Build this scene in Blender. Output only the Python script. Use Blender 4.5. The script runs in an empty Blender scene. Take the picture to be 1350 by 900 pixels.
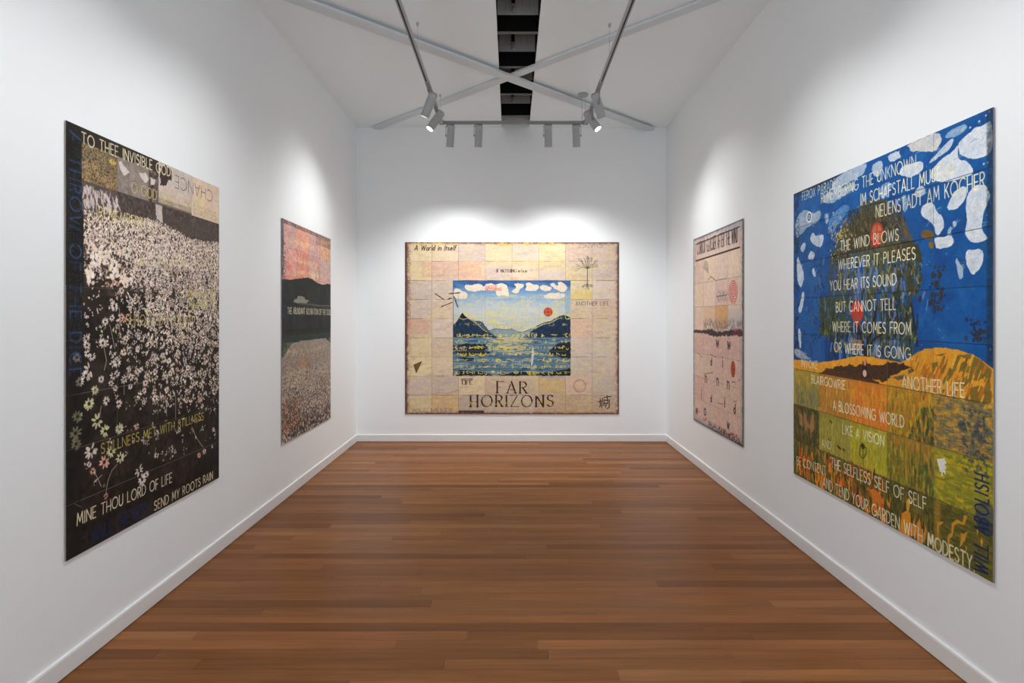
import bpy, bmesh, math, random
import numpy as np
from mathutils import Vector, Matrix

# ---------------------------------------------------------------- camera, world, exposure
# x to the right, y into the room, z up; metres. Camera stands at y = 0.
COL = bpy.context.scene.collection
SC = bpy.context.scene
cam = bpy.data.cameras.new('camera')
cam.sensor_width = 36.0
cam.lens = 778 / 1350 * 36.0
cam.shift_x = 1.3 / 1350
cam.shift_y = -31.5 / 1350
cam.clip_start = .05
camo = bpy.data.objects.new('camera', cam)
COL.objects.link(camo)
camo.location = (0, 0, 1.65)
camo.rotation_euler = (math.pi / 2, 0, 0)
SC.camera = camo

world = bpy.data.worlds.new('gallery_fill')  # even ambient fill added for the room, entering by the open front
SC.world = world
world.use_nodes = True
world.node_tree.nodes['Background'].inputs[0].default_value = (.95, .975, 1.0, 1)
world.node_tree.nodes['Background'].inputs[1].default_value = .9

SC.view_settings.view_transform = 'Standard'
SC.view_settings.look = 'None'
SC.view_settings.gamma = 1.0
SC.view_settings.use_curve_mapping = False
SC.view_settings.exposure = 1.02
SC.cycles.max_bounces = 10
SC.cycles.diffuse_bounces = 6

BACK_LAMP, SIDE_LAMP, NEAR_LAMP = 44.0, 24.0, 22.5            # watts of the spotlights
XL, XR, YB, ZC = -2.058, 2.069, 7.86, 4.18                   # room faces
YF = -2.2                                                    # where the modelled part of the gallery ends, behind the camera


# ---------------------------------------------------------------- helpers
def obj(name, bm, mats, parent=None, smooth=False):
    me = bpy.data.meshes.new(name)
    bmesh.ops.recalc_face_normals(bm, faces=bm.faces)
    if smooth:
        for f in bm.faces: f.smooth = len(f.verts) == 4
    bm.to_mesh(me); bm.free()
    for m in (mats if isinstance(mats, (list, tuple)) else [mats]): me.materials.append(m)
    o = bpy.data.objects.new(name, me)
    COL.objects.link(o)
    if parent: o.parent = parent
    return o


def thing(name, label, cat, loc, group=None):
    o = bpy.data.objects.new(name, None)
    COL.objects.link(o)
    o.location = loc; o.empty_display_size = .1
    o['label'] = label; o['category'] = cat
    if group: o['group'] = group
    return o


def structure(o):
    o['kind'] = 'structure'
    return o


def add_box(bm, x0, y0, z0, x1, y1, z1, mat=0):
    vs = [bm.verts.new(p) for p in ((x0, y0, z0), (x1, y0, z0), (x1, y1, z0), (x0, y1, z0), (x0, y0, z1), (x1, y0, z1), (x1, y1, z1), (x0, y1, z1))]
    for q in ((0, 3, 2, 1), (4, 5, 6, 7), (0, 1, 5, 4), (1, 2, 6, 5), (2, 3, 7, 6), (3, 0, 4, 7)):
        f = bm.faces.new([vs[i] for i in q]); f.material_index = mat
    return vs


def box(x0, y0, z0, x1, y1, z1, bevel=0.0):
    bm = bmesh.new(); add_box(bm, x0, y0, z0, x1, y1, z1)
    if bevel: bmesh.ops.bevel(bm, geom=list(bm.edges), offset=bevel, segments=2, affect='EDGES', profile=.6)
    return bm


def lathe(bm, prof, n=28, cap0=True, cap1=True, mat=0):
    """profile of (radius, z) turned about z"""
    rings = []
    for r, z in prof:
        rings.append([bm.verts.new((r * math.cos(2 * math.pi * i / n), r * math.sin(2 * math.pi * i / n), z)) for i in range(n)])
    for a, b in zip(rings, rings[1:]):
        for i in range(n):
            f = bm.faces.new((a[i], a[(i + 1) % n], b[(i + 1) % n], b[i])); f.material_index = mat
    if cap0: bm.faces.new(rings[0][::-1]).material_index = mat
    if cap1: bm.faces.new(rings[-1]).material_index = mat
    return bm


def tube(bm, p, q, r, n=8):
    p, q = Vector(p), Vector(q); d = (q - p).normalized()
    a = d.orthogonal().normalized(); b = d.cross(a)
    A = [bm.verts.new(p + r * (a * math.cos(2 * math.pi * i / n) + b * math.sin(2 * math.pi * i / n))) for i in range(n)]
    B = [bm.verts.new(q + r * (a * math.cos(2 * math.pi * i / n) + b * math.sin(2 * math.pi * i / n))) for i in range(n)]
    for i in range(n): bm.faces.new((A[i], A[(i + 1) % n], B[(i + 1) % n], B[i]))
    bm.faces.new(A[::-1]); bm.faces.new(B)
    return bm


def material(name, col, rough=.6, spec=.3, metal=0.0, bump=0.0, bscale=200.0, emit=0.0):
    m = bpy.data.materials.new(name); m.use_nodes = True
    nt = m.node_tree; b = nt.nodes['Principled BSDF']
    b.inputs['Base Color'].default_value = (*col, 1)
    b.inputs['Roughness'].default_value = rough
    b.inputs['Specular IOR Level'].default_value = spec
    b.inputs['Metallic'].default_value = metal
    if emit:
        b.inputs['Emission Color'].default_value = (1, 1, 1, 1); b.inputs['Emission Strength'].default_value = emit
    tc = nt.nodes.new('ShaderNodeTexCoord')
    nz = nt.nodes.new('ShaderNodeTexNoise'); nz.inputs['Scale'].default_value = bscale if bump else 12
    nz.inputs['Detail'].default_value = 3
    nt.links.new(tc.outputs['Object'], nz.inputs['Vector'])
    if bump:
        bp = nt.nodes.new('ShaderNodeBump'); bp.inputs['Strength'].default_value = bump; bp.inputs['Distance'].default_value = .002
        nt.links.new(nz.outputs['Fac'], bp.inputs['Height']); nt.links.new(bp.outputs['Normal'], b.inputs['Normal'])
    else:
        mr = nt.nodes.new('ShaderNodeMapRange'); mr.inputs['To Min'].default_value = rough * .9; mr.inputs['To Max'].default_value = min(1, rough * 1.1)
        nt.links.new(nz.outputs['Fac'], mr.inputs['Value']); nt.links.new(mr.outputs['Result'], b.inputs['Roughness'])
    return m


def timber():
    """polished hardwood strip: every board has its own tone, grain runs along x"""
    m = bpy.data.materials.new('polished_hardwood'); m.use_nodes = True
    nt = m.node_tree; N = nt.nodes; L = nt.links; b = N['Principled BSDF']
    oi = N.new('ShaderNodeObjectInfo'); tc = N.new('ShaderNodeTexCoord')
    ad = N.new('ShaderNodeVectorMath'); ad.operation = 'ADD'
    sc = N.new('ShaderNodeVectorMath'); sc.operation = 'SCALE'; sc.inputs['Scale'].default_value = 37.0
    cmb = N.new('ShaderNodeCombineXYZ')
    L.new(oi.outputs['Random'], cmb.inputs['X']); L.new(oi.outputs['Random'], cmb.inputs['Z'])
    L.new(cmb.outputs[0], sc.inputs[0]); L.new(tc.outputs['Object'], ad.inputs[0]); L.new(sc.outputs[0], ad.inputs[1])
    mp = N.new('ShaderNodeMapping'); mp.inputs['Scale'].default_value = (1.6, 46, 46); L.new(ad.outputs[0], mp.inputs['Vector'])
    g = N.new('ShaderNodeTexNoise'); g.inputs['Scale'].default_value = 1.6; g.inputs['Detail'].default_value = 6; g.inputs['Roughness'].default_value = .6; L.new(mp.outputs[0], g.inputs['Vector'])
    mp2 = N.new('ShaderNodeMapping'); mp2.inputs['Scale'].default_value = (1.2, 9, 9); L.new(ad.outputs[0], mp2.inputs['Vector'])
    g2 = N.new('ShaderNodeTexNoise'); g2.inputs['Scale'].default_value = 1.3; g2.inputs['Detail'].default_value = 3; L.new(mp2.outputs[0], g2.inputs['Vector'])
    tone = N.new('ShaderNodeValToRGB'); e = tone.color_ramp.elements
    e[0].position = 0; e[0].color = (.140, .049, .0115, 1)
    e[1].position = 1; e[1].color = (.305, .130, .044, 1)
    for p, c in ((.16, (.185, .068, .0175, 1)), (.4, (.212, .078, .0210, 1)), (.62, (.236, .093, .029, 1)), (.82, (.256, .093, .027, 1))):
        q = tone.color_ramp.elements.new(p); q.color = c
    L.new(oi.outputs['Random'], tone.inputs['Fac'])
    mr = N.new('ShaderNodeMapRange'); mr.inputs['From Min'].default_value = .3; mr.inputs['From Max'].default_value = .7; mr.inputs['To Min'].default_value = .80; mr.inputs['To Max'].default_value = 1.15; L.new(g.outputs['Fac'], mr.inputs['Value'])
    mr2 = N.new('ShaderNodeMapRange'); mr2.inputs['From Min'].default_value = .3; mr2.inputs['From Max'].default_value = .7; mr2.inputs['To Min'].default_value = .84; mr2.inputs['To Max'].default_value = 1.14; L.new(g2.outputs['Fac'], mr2.inputs['Value'])
    mu = N.new('ShaderNodeMath'); mu.operation = 'MULTIPLY'; L.new(mr.outputs[0], mu.inputs[0]); L.new(mr2.outputs[0], mu.inputs[1])
    vm = N.new('ShaderNodeVectorMath'); vm.operation = 'SCALE'; L.new(tone.outputs[0], vm.inputs[0]); L.new(mu.outputs[0], vm.inputs['Scale'])
    L.new(vm.outputs[0], b.inputs['Base Color'])
    rr = N.new('ShaderNodeMapRange'); rr.inputs['To Min'].default_value = .31; rr.inputs['To Max'].default_value = .42; L.new(g2.outputs['Fac'], rr.inputs['Value']); L.new(rr.outputs[0], b.inputs['Roughness'])
    b.inputs['Specular IOR Level'].default_value = .14
    bp = N.new('ShaderNodeBump'); bp.inputs['Strength'].default_value = .12; bp.inputs['Distance'].default_value = .001; L.new(g.outputs['Fac'], bp.inputs['Height']); L.new(bp.outputs[0], b.inputs['Normal'])
    return m


WALL = material('white_wall_paint', (.885, .925, .95), .75, .2, bump=.18, bscale=160)
CEIL = material('white_ceiling_paint', (.885, .965, 1.0), .8, .15, bump=.05, bscale=160)
GLOSS = material('white_gloss_trim', (.80, .81, .82), .4, .4)
WHITE = material('white_powder_coat', (.43, .45, .47), .45, .4)
BRACE = material('grey_painted_brace', (.68, .75, .79), .6, .2)
FITTING = material('grey_white_fitting', (.27, .285, .30), .45, .4)
DARKSLOT = material('dark_track_slot', (.02, .02, .02), .5, .3)
BLACK = material('slot_black_joist_shade', (.006, .006, .006), .8, .1)  # black slot parts; on joist fronts the missing light is put into the colour
STRIP = material('lit_joist_underside', (.16, .17, .18), .8, .2)  # lighter grey paints in the light on the joist undersides
GREYBOARD = material('dusty_grey_timber', (.62, .64, .65), .8, .2, bump=.5, bscale=40)
SUBFLOOR = material('dark_subfloor', (.03, .02, .015), .9, .1)
EDGE = material('raw_canvas_edge', (.24, .21, .19), .8, .1)
BACKING = material('grey_backing', (.25, .24, .23), .8, .1)
WIRE = material('steel_wire', (.45, .45, .45), .4, .5)
GLOW = material('glowing_lens', (1, 1, 1), .3, .3, emit=14.0)
LENS = material('lamp_glass_dim', (.8, .8, .8), .2, .5, emit=3.0)
WOOD = timber()

# ---------------------------------------------------------------- the room
rnd = random.Random(5)
floor = structure(obj('floor', box(XL - .1, YF, -.08, XR + .1, YB + .1, -.019), SUBFLOOR))
BW, T = .0848, .018
rows = int((YB - 1.7) / BW) + 1
n_board = 0
for k in range(rows):
    y1 = YB - .004 - k * BW; y0 = y1 - BW + .0012
    x = XL + .006 - rnd.uniform(0, 1.6)
    while x < XR - .02:
        L = rnd.choice((.9, 1.3, 1.7, 2.1, 2.5, 2.9)) + rnd.uniform(-.2, .2)
        a, c = max(x, XL + .006), min(x + L - .0008, XR - .006)
        if XR - c < .35: c = XR - .006
        if c - a > .12:
            bm = bmesh.new()
            h = rnd.uniform(0, .0004); w = .0012
            lo = [(a, y0, -T), (c, y0, -T), (c, y1, -T), (a, y1, -T)]; md = [(p[0], p[1], -w + h) for p in lo]
            tp = [(a + w * .5, y0 + w, h), (c - w * .5, y0 + w, h), (c - w * .5, y1 - w, h), (a + w * .5, y1 - w, h)]
            ox, oy = (a + c) / 2, (y0 + y1) / 2
            R = [[bm.verts.new((p[0] - ox, p[1] - oy, p[2])) for p in ring] for ring in (lo, md, tp)]
            for r0, r1 in zip(R, R[1:]):
                for i in range(4): bm.faces.new((r0[i], r0[(i + 1) % 4], r1[(i + 1) % 4], r1[i]))
            bm.faces.new(R[2])
            o = obj('floor_board', bm, WOOD, floor); o.location = (ox, oy, 0); n_board += 1
        if c >= XR - .01: break
        x += L
print('floor boards', n_board)
bm = bmesh.new()                                             # the same floor goes on behind the camera
yy = YB - .004 - rows * BW
while yy > YF + .1:
    add_box(bm, XL + .006, yy - BW + .0012, -T, XR - .006, yy, 0); yy -= BW
o = obj('boards_behind', bm, WOOD, floor); o['kind'] = 'stuff'

structure(obj('wall_left', box(XL - .12, YF, -.08, XL, YB + .12, ZC + .03), WALL))
structure(obj('wall_right', box(XR, YF, -.08, XR + .12, YB + .12, ZC + .03), WALL))
structure(obj('wall_back', box(XL, YB, -.08, XR, YB + .12, ZC + .62), WALL))


def skirting(name, pts):
    """profile (out, z) along one wall, with a small shadow gap over the floor"""
    bm = bmesh.new()
    prof = [(0, .003), (.012, .003), (.0145, .006), (.0145, .086), (.012, .0945), (.0, .097)]
    rings = []
    for (bx, by), (dx, dy) in pts:
        rings.append([bm.verts.new((bx + dx * o_, by + dy * o_, z)) for o_, z in prof])
    for a, b in zip(rings, rings[1:]):
        for i in range(len(prof) - 1): bm.faces.new((a[i], a[i + 1], b[i + 1], b[i]))
    bm.faces.new(rings[0]); bm.faces.new(rings[-1][::-1])
    return structure(obj(name, bm, GLOSS))


skirting('baseboard_left', [((XL, YF), (1, 0)), ((XL, YB), (1, -1))])
skirting('baseboard_right', [((XR, YF), (-1, 0)), ((XR, YB), (-1, -1))])
skirting('baseboard_back', [((XL, YB), (1, -1)), ((XR, YB), (-1, -1))])

SX0, SX1 = -.122, .243                                       # the long open slot in the ceiling
bm = bmesh.new()
add_box(bm, XL, YF, ZC, SX0, YB, ZC + .03); add_box(bm, SX1, YF, ZC, XR, YB, ZC + .03)
ceiling = structure(obj('ceiling', bm, CEIL))
bm = bmesh.new()
add_box(bm, SX0 - .03, YF, ZC + .03, SX0, YB, ZC + .6); add_box(bm, SX1, YF, ZC + .03, SX1 + .03, YB, ZC + .6); add_box(bm, SX0 - .03, YF, ZC + .6, SX1 + .03, YB, ZC + .63)
obj('slot_lining', bm, BLACK, ceiling)
JO = [7.40 - .722 * k for k in range(8)]
for k, d in enumerate(JO):
    obj('joist', box(SX0, d, ZC + .006, SX1, d + .036, ZC + .152), BLACK, ceiling)
    s = obj('joist_lit_strip', box(SX0, d - .001, ZC, SX1, d + .037, ZC + .006), STRIP, ceiling)  # lit underside of the joist, added as a strip of lighter colour
    for i in range(5):                                       # upright dusty planks over each joist
        w = (SX1 - SX0) / 5
        obj('upright_plank', box(SX0 + i * w + .001, d + .004 + .003 * (i % 2), ZC + .152, SX0 + (i + 1) * w - .001, d + .03, ZC + .56), GREYBOARD, ceiling)
# ---------------------------------------------------------------- hand-painted surfaces, drawn stroke by stroke with numpy
def arc(cx, cy, rx, ry, a0, a1, n=14):
    return [(cx + rx * math.cos(math.radians(a0 + (a1 - a0) * i / n)), cy + ry * math.sin(math.radians(a0 + (a1 - a0) * i / n))) for i in range(n + 1)]

# thin architect's lettering: advance width, then polylines in a box of height 1
FONT = {
    'A': (.62, [[(0, 0), (.31, 1), (.62, 0)], [(.1, .3), (.52, .3)]]),
    'B': (.48, [[(0, 0), (0, 1), (.2, 1)] + arc(.2, .76, .22, .24, 90, -90) + [(0, .52)], [(.2, .52)] + arc(.2, .26, .28, .26, 90, -90) + [(0, 0)]]),
    'C': (.7, [arc(.42, .5, .42, .5, 50, 310, 20)]),
    'D': (.62, [[(0, 0), (0, 1), (.15, 1)] + arc(.15, .5, .47, .5, 90, -90) + [(0, 0)]]),
    'E': (.42, [[(.42, 1), (0, 1), (0, 0), (.42, 0)], [(0, .5), (.36, .5)]]),
    'F': (.42, [[(.42, 1), (0, 1), (0, 0)], [(0, .5), (.36, .5)]]),
    'G': (.78, [arc(.42, .5, .42, .5, 50, 350, 22) + [(.83, .45), (.5, .45)]]),
    'H': (.56, [[(0, 0), (0, 1)], [(.56, 0), (.56, 1)], [(0, .45), (.56, .45)]]),
    'I': (.04, [[(.02, 0), (.02, 1)]]),
    'J': (.36, [[(.34, 1), (.34, .25)] + arc(.17, .25, .17, .25, 0, -150, 8)]),
    'K': (.5, [[(0, 0), (0, 1)], [(.48, 1), (0, .42)], [(.14, .58), (.5, 0)]]),
    'L': (.4, [[(0, 1), (0, 0), (.4, 0)]]),
    'M': (.72, [[(0, 0), (.08, 1), (.36, .25), (.64, 1), (.72, 0)]]),
    'N': (.58, [[(0, 0), (0, 1), (.58, 0), (.58, 1)]]),
    'O': (.84, [arc(.42, .5, .42, .5, 0, 360, 26)]),
    'P': (.46, [[(0, 0), (0, 1), (.2, 1)] + arc(.2, .73, .26, .27, 90, -90) + [(0, .46)]]),
    'Q': (.84, [arc(.42, .5, .42, .5, 0, 360, 26), [(.5, .25), (.84, -.05)]]),
    'R': (.48, [[(0, 0), (0, 1), (.2, 1)] + arc(.2, .74, .26, .26, 90, -90) + [(0, .48)], [(.2, .48), (.48, 0)]]),
    'S': (.46, [arc(.23, .76, .21, .24, 30, 250, 12) + arc(.23, .25, .23, .25, 80, -150, 14)]),
    'T': (.54, [[(0, 1), (.54, 1)], [(.27, 1), (.27, 0)]]),
    'U': (.54, [[(0, 1), (0, .27)] + arc(.27, .27, .27, .27, 180, 360) + [(.54, 1)]]),
    'V': (.58, [[(0, 1), (.29, 0), (.58, 1)]]),
    'W': (.88, [[(0, 1), (.22, 0), (.44, .9), (.66, 0), (.88, 1)]]),
    'X': (.5, [[(0, 1), (.5, 0)], [(0, 0), (.5, 1)]]),
    'Y': (.54, [[(0, 1), (.27, .45), (.54, 1)], [(.27, .45), (.27, 0)]]),
    'Z': (.54, [[(0, 1), (.54, 1), (0, 0), (.54, 0)]]),
    '.': (.1, [[(.05, 0), (.05, .06)]]),
    ' ': (.3, []),
    'a': (.4, [arc(.19, .28, .19, .28, 0, 360), [(.38, .56), (.38, 0)]]),
    'b': (.4, [[(0, 1), (0, 0)], arc(.2, .28, .2, .28, 0, 360)]),
    'd': (.4, [arc(.19, .28, .19, .28, 0, 360), [(.38, 1), (.38, 0)]]),
    'e': (.4, [[(.02, .3), (.38, .3)] + arc(.2, .28, .18, .28, 10, 320)]),
    'f': (.26, [arc(.2, .8, .12, .18, 40, 180, 8) + [(.08, 0)], [(0, .56), (.24, .56)]]),
    'h': (.36, [[(0, 1), (0, 0)], [(0, .35)] + arc(.18, .36, .18, .2, 180, 0, 8) + [(.36, 0)]]),
    'i': (.06, [[(.03, .56), (.03, 0)], [(.03, .78), (.03, .84)]]),
    'l': (.06, [[(.03, 1), (.03, 0)]]),
    'n': (.36, [[(0, .56), (0, 0)], [(0, .35)] + arc(.18, .36, .18, .2, 180, 0, 8) + [(.36, 0)]]),
    'o': (.4, [arc(.2, .28, .2, .28, 0, 360, 18)]),
    'r': (.24, [[(0, .56), (0, 0)], arc(.16, .36, .16, .2, 180, 60, 6)]),
    's': (.3, [arc(.15, .43, .13, .13, 30, 250, 8) + arc(.15, .15, .14, .15, 80, -150, 8)]),
    't': (.24, [[(.1, .85), (.1, 0)], [(0, .56), (.24, .56)]]),
    'w': (.52, [[(0, .56), (.13, 0), (.26, .5), (.39, 0), (.52, .56)]]),
    'm': (.5, [[(0, .56), (0, 0)], [(0, .4)] + arc(.12, .4, .12, .16, 180, 0, 6) + [(.25, 0)], [(.25, .4)] + arc(.37, .4, .12, .16, 180, 0, 6) + [(.49, 0)]]),
}


def value_noise(h, w, cy, cx, rng):
    """smooth noise 0..1 on an h x w grid with cells of cy x cx pixels"""
    gh, gw = int(h / cy) + 3, int(w / cx) + 3
    g = rng.random((gh, gw))
    y = np.arange(h) / cy; x = np.arange(w) / cx
    y0 = y.astype(int); x0 = x.astype(int)
    ty = (y - y0); tx = (x - x0)
    ty = (ty * ty * (3 - 2 * ty))[:, None]; tx = (tx * tx * (3 - 2 * tx))[None, :]
    a = g[y0][:, x0]; b = g[y0][:, x0 + 1]; c = g[y0 + 1][:, x0]; d = g[y0 + 1][:, x0 + 1]
    return (a * (1 - tx) + b * tx) * (1 - ty) + (c * (1 - tx) + d * tx) * ty


class Canvas:
    """a painted surface; every measure is in centimetres from its top left corner"""
    def __init__(self, cols, rows, s, base, seed, to_cm):
        self.cols, self.rows, self.s = cols, rows, s
        self.wc, self.hc = cols * 35.6, rows * 25.4
        self.W, self.H = int(round(self.wc * s)), int(round(self.hc * s))
        self.rng = np.random.default_rng(seed); self.rnd = random.Random(seed)
        self.im = np.empty((self.H, self.W, 3), np.float32); self.im[:] = base
        self.cm = to_cm
        self.wx = self.fbm(3.0, 2) - .5; self.wy = self.fbm(3.0, 2) - .5

    def fbm(self, cell, octs=3, ax=1.0):
        out = 0; amp = 1; tot = 0
        for _ in range(octs):
            c = max(cell * self.s, 1.01)
            out = out + amp * value_noise(self.H, self.W, c, max(c * ax, 1.01), self.rng); tot += amp
            amp *= .6; cell /= 2.1
        return out / tot

    def box(self, u0, v0, u1, v1):
        s = self.s
        return max(int(u0 * s), 0), max(int(v0 * s), 0), min(int(u1 * s) + 2, self.W), min(int(v1 * s) + 2, self.H)

    def comp(self, x0, y0, x1, y1, a, col, col2=None, n=None):
        if x1 <= x0 or y1 <= y0: return
        c = np.array(col, np.float32)
        if col2 is not None:
            c = c + (np.array(col2, np.float32) - c) * n[..., None]
        r = self.im[y0:y1, x0:x1]
        r += (c - r) * a[..., None]

    def cloudy(self, mask, col, cell=6, lo=.35, hi=.65, alpha=1.0, ax=1.0, octs=3):
        """lay a colour over the whole canvas where noise (times mask) lets it through"""
        n = np.clip((self.fbm(cell, octs, ax) - lo) / (hi - lo), 0, 1) * alpha
        if mask is not None: n = n * mask
        self.comp(0, 0, self.W, self.H, n, col)

    def area(self, u0, v0, u1, v1, soft=.5):
        u = (np.arange(self.W) + .5) / self.s; v = (np.arange(self.H) + .5) / self.s
        a = np.clip((u - u0) / soft + .5, 0, 1) * np.clip((u1 - u) / soft + .5, 0, 1)
        b = np.clip((v - v0) / soft + .5, 0, 1) * np.clip((v1 - v) / soft + .5, 0, 1)
        return b[:, None] * a[None, :]

    def rect(self, u0, v0, u1, v1, col, alpha=1.0, soft=.3, tex=.0, col2=None, cell=2.0, ax=1.0):
        x0, y0, x1, y1 = self.box(u0 - soft, v0 - soft, u1 + soft, v1 + soft)
        if x1 <= x0 or y1 <= y0: return
        u = (np.arange(x0, x1) + .5) / self.s; v = (np.arange(y0, y1) + .5) / self.s
        a = np.clip((u - u0) / soft + .5, 0, 1) * np.clip((u1 - u) / soft + .5, 0, 1)
        b = np.clip((v - v0) / soft + .5, 0, 1) * np.clip((v1 - v) / soft + .5, 0, 1)
        m = b[:, None] * a[None, :] * alpha
        c = max(cell * self.s, 1.01)
        n = value_noise(y1 - y0, x1 - x0, c, max(c * ax, 1.01), self.rng) * .6 + value_noise(y1 - y0, x1 - x0, max(c / 2.7, 1.01), max(c * ax / 2.7, 1.01), self.rng) * .4
        if tex: m = m * np.clip(1 - tex + 2 * tex * (n - .2), 0, 1)
        self.comp(x0, y0, x1, y1, m, col, col2, n if col2 is not None else None)

    def poly(self, pts, col, alpha=1.0, rough=.0, col2=None, cell=2.0, ax=1.0, tex=0.0):
        us = [p[0] for p in pts]; vs = [p[1] for p in pts]
        g = rough + .3
        x0, y0, x1, y1 = self.box(min(us) - g, min(vs) - g, max(us) + g, max(vs) + g)
        if x1 <= x0 + 1 or y1 <= y0 + 1: return
        m = np.zeros((y1 - y0, x1 - x0), np.float32)
        for oy, ox in ((.25, .25), (.25, .75), (.75, .25), (.75, .75)):
            U, V = np.meshgrid((np.arange(x0, x1) + ox) / self.s, (np.arange(y0, y1) + oy) / self.s)
            if rough:
                U = U + 2 * rough * self.wx[y0:y1, x0:x1]; V = V + 2 * rough * self.wy[y0:y1, x0:x1]
            ins = np.zeros(U.shape, bool)
            for i in range(len(pts)):
                ax_, ay = pts[i - 1]; bx_, by = pts[i]
                if ay == by: continue
                ins ^= ((ay > V) != (by > V)) & (U < (bx_ - ax_) * (V - ay) / (by - ay) + ax_)
            m += ins * .25
        c = max(cell * self.s, 1.01)
        n = value_noise(y1 - y0, x1 - x0, c, max(c * ax, 1.01), self.rng) * .6 + value_noise(y1 - y0, x1 - x0, max(c / 2.7, 1.01), max(c * ax / 2.7, 1.01), self.rng) * .4
        if tex: m = m * np.clip(1 - tex + 2 * tex * (n - .2), 0, 1)
        self.comp(x0, y0, x1, y1, m * alpha, col, col2, n if col2 is not None else None)

    def seg(self, a, b, w, col, alpha=1.0):
        (ax_, ay), (bx_, by) = a, b
        h = w / 2 + 1 / self.s
        x0, y0, x1, y1 = self.box(min(ax_, bx_) - h, min(ay, by) - h, max(ax_, bx_) + h, max(ay, by) + h)
        if x1 <= x0 or y1 <= y0: return
        U = (np.arange(x0, x1) + .5)[None, :] / self.s; V = (np.arange(y0, y1) + .5)[:, None] / self.s
        dx, dy = bx_ - ax_, by - ay
        L = dx * dx + dy * dy + 1e-9
        t = np.clip(((U - ax_) * dx + (V - ay) * dy) / L, 0, 1)
        d = np.sqrt((U - ax_ - t * dx) ** 2 + (V - ay - t * dy) ** 2)
        m = np.clip((w / 2 - d) * self.s + .5, 0, 1) * alpha * min(1, w * self.s)
        self.comp(x0, y0, x1, y1, m, col)

    def line(self, pts, w, col, alpha=1.0):
        for i in range(len(pts) - 1): self.seg(pts[i], pts[i + 1], w, col, alpha)

    def blob(self, u, v, ru, rv, ang, col, alpha=1.0):
        r = max(ru, rv) + 1 / self.s
        x0, y0, x1, y1 = self.box(u - r, v - r, u + r, v + r)
        if x1 <= x0 or y1 <= y0: return
        U = (np.arange(x0, x1) + .5)[None, :] / self.s - u; V = (np.arange(y0, y1) + .5)[:, None] / self.s - v
        c, s_ = math.cos(ang), math.sin(ang)
        d = np.sqrt(((U * c + V * s_) / ru) ** 2 + ((-U * s_ + V * c) / rv) ** 2)
        m = np.clip((1 - d) * min(ru, rv) * self.s + .5, 0, 1) * alpha
        self.comp(x0, y0, x1, y1, m, col)

    def daisy(self, u, v, r, col=(226, 214, 204), eye=(40, 34, 30), squash=.8, ang=None):
        R = self.rnd
        n = R.randint(8, 12); a0 = R.random() * 6; t = R.uniform(-.6, .6) if ang is None else ang
        for i in range(n):
            if R.random() < .12: continue
            a = a0 + i * 2 * math.pi / n + R.uniform(-.15, .15)
            du, dv = math.cos(a), math.sin(a) * squash
            du, dv = du * math.cos(t) - dv * math.sin(t), du * math.sin(t) + dv * math.cos(t)
            q = r * R.uniform(.55, .68)
            k = R.uniform(.86, 1.03)
            self.blob(u + du * q, v + dv * q, r * R.uniform(.34, .45), r * R.uniform(.12, .2), math.atan2(dv, du), [c * k for c in col], .95)
        self.blob(u, v, r * .27, r * .24, 0, eye, .9)

    def text(self, s, p0, p1, h, w, col, alpha=1.0, serif=False, italic=0, spin=0, wobble=.25, gaps=0.0, slack=.22):
        """lettering from p0 to p1 (baseline, in cm), cap height h, stroke w; spin 180 turns every thing upside down"""
        adv = sum(FONT[c][0] + slack for c in s) - slack
        L = math.hypot(p1[0] - p0[0], p1[1] - p0[1])
        ex, ey = (p1[0] - p0[0]) / L, (p1[1] - p0[1]) / L
        nx, ny = ey, -ex
        k = L / adv
        R = self.rnd; x = 0
        for c in s:
            g, lines = FONT[c]
            oy = R.uniform(-.5, .5) * wobble * .2 * h
            kk = R.uniform(.93, 1.05); cc = [q * kk for q in col]
            for ln in lines:
                pts = [(p0[0] + (x + (px + italic * py) * 1) * k * ex + (py * h + oy) * nx,
                        p0[1] + (x + (px + italic * py) * 1) * k * ey + (py * h + oy) * ny) for px, py in ln]
                if serif:
                    for i in range(len(pts) - 1):
                        a, b = ln[i], ln[i + 1]
                        dx, dy = b[0] - a[0], b[1] - a[1]
                        thick = abs(dy) / (math.hypot(dx, dy) + 1e-6)
                        if dx * dy > 0: thick *= .45
                        nb = max(1, int(math.hypot(pts[i + 1][0] - pts[i][0], pts[i + 1][1] - pts[i][1]) / 1.6))
                        for b_ in range(nb):
                            if gaps and R.random() < gaps: continue
                            f0, f1 = b_ / nb, (b_ + 1) / nb
                            self.seg((pts[i][0] + (pts[i + 1][0] - pts[i][0]) * f0, pts[i][1] + (pts[i + 1][1] - pts[i][1]) * f0),
                                     (pts[i][0] + (pts[i + 1][0] - pts[i][0]) * f1, pts[i][1] + (pts[i + 1][1] - pts[i][1]) * f1), w * (.4 + .9 * thick), cc, alpha)
                    for q, e in ((ln[0], pts[0]), (ln[-1], pts[-1])):
                        if q[1] in (0, 1):
                            self.seg((e[0] - ex * h * .12, e[1] - ey * h * .12), (e[0] + ex * h * .12, e[1] + ey * h * .12), w * .55, cc, alpha)
                else:
                    for i in range(len(pts) - 1):
                        if gaps and R.random() < gaps: continue
                        self.seg(pts[i], pts[i + 1], w * R.uniform(.9, 1.1), cc, alpha)
            x += g + slack

    def ptext(self, s, a, b, h, w, col, **kw):
        self.text(s, self.cm(*a), self.cm(*b), h, w, col, **kw)

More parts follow.
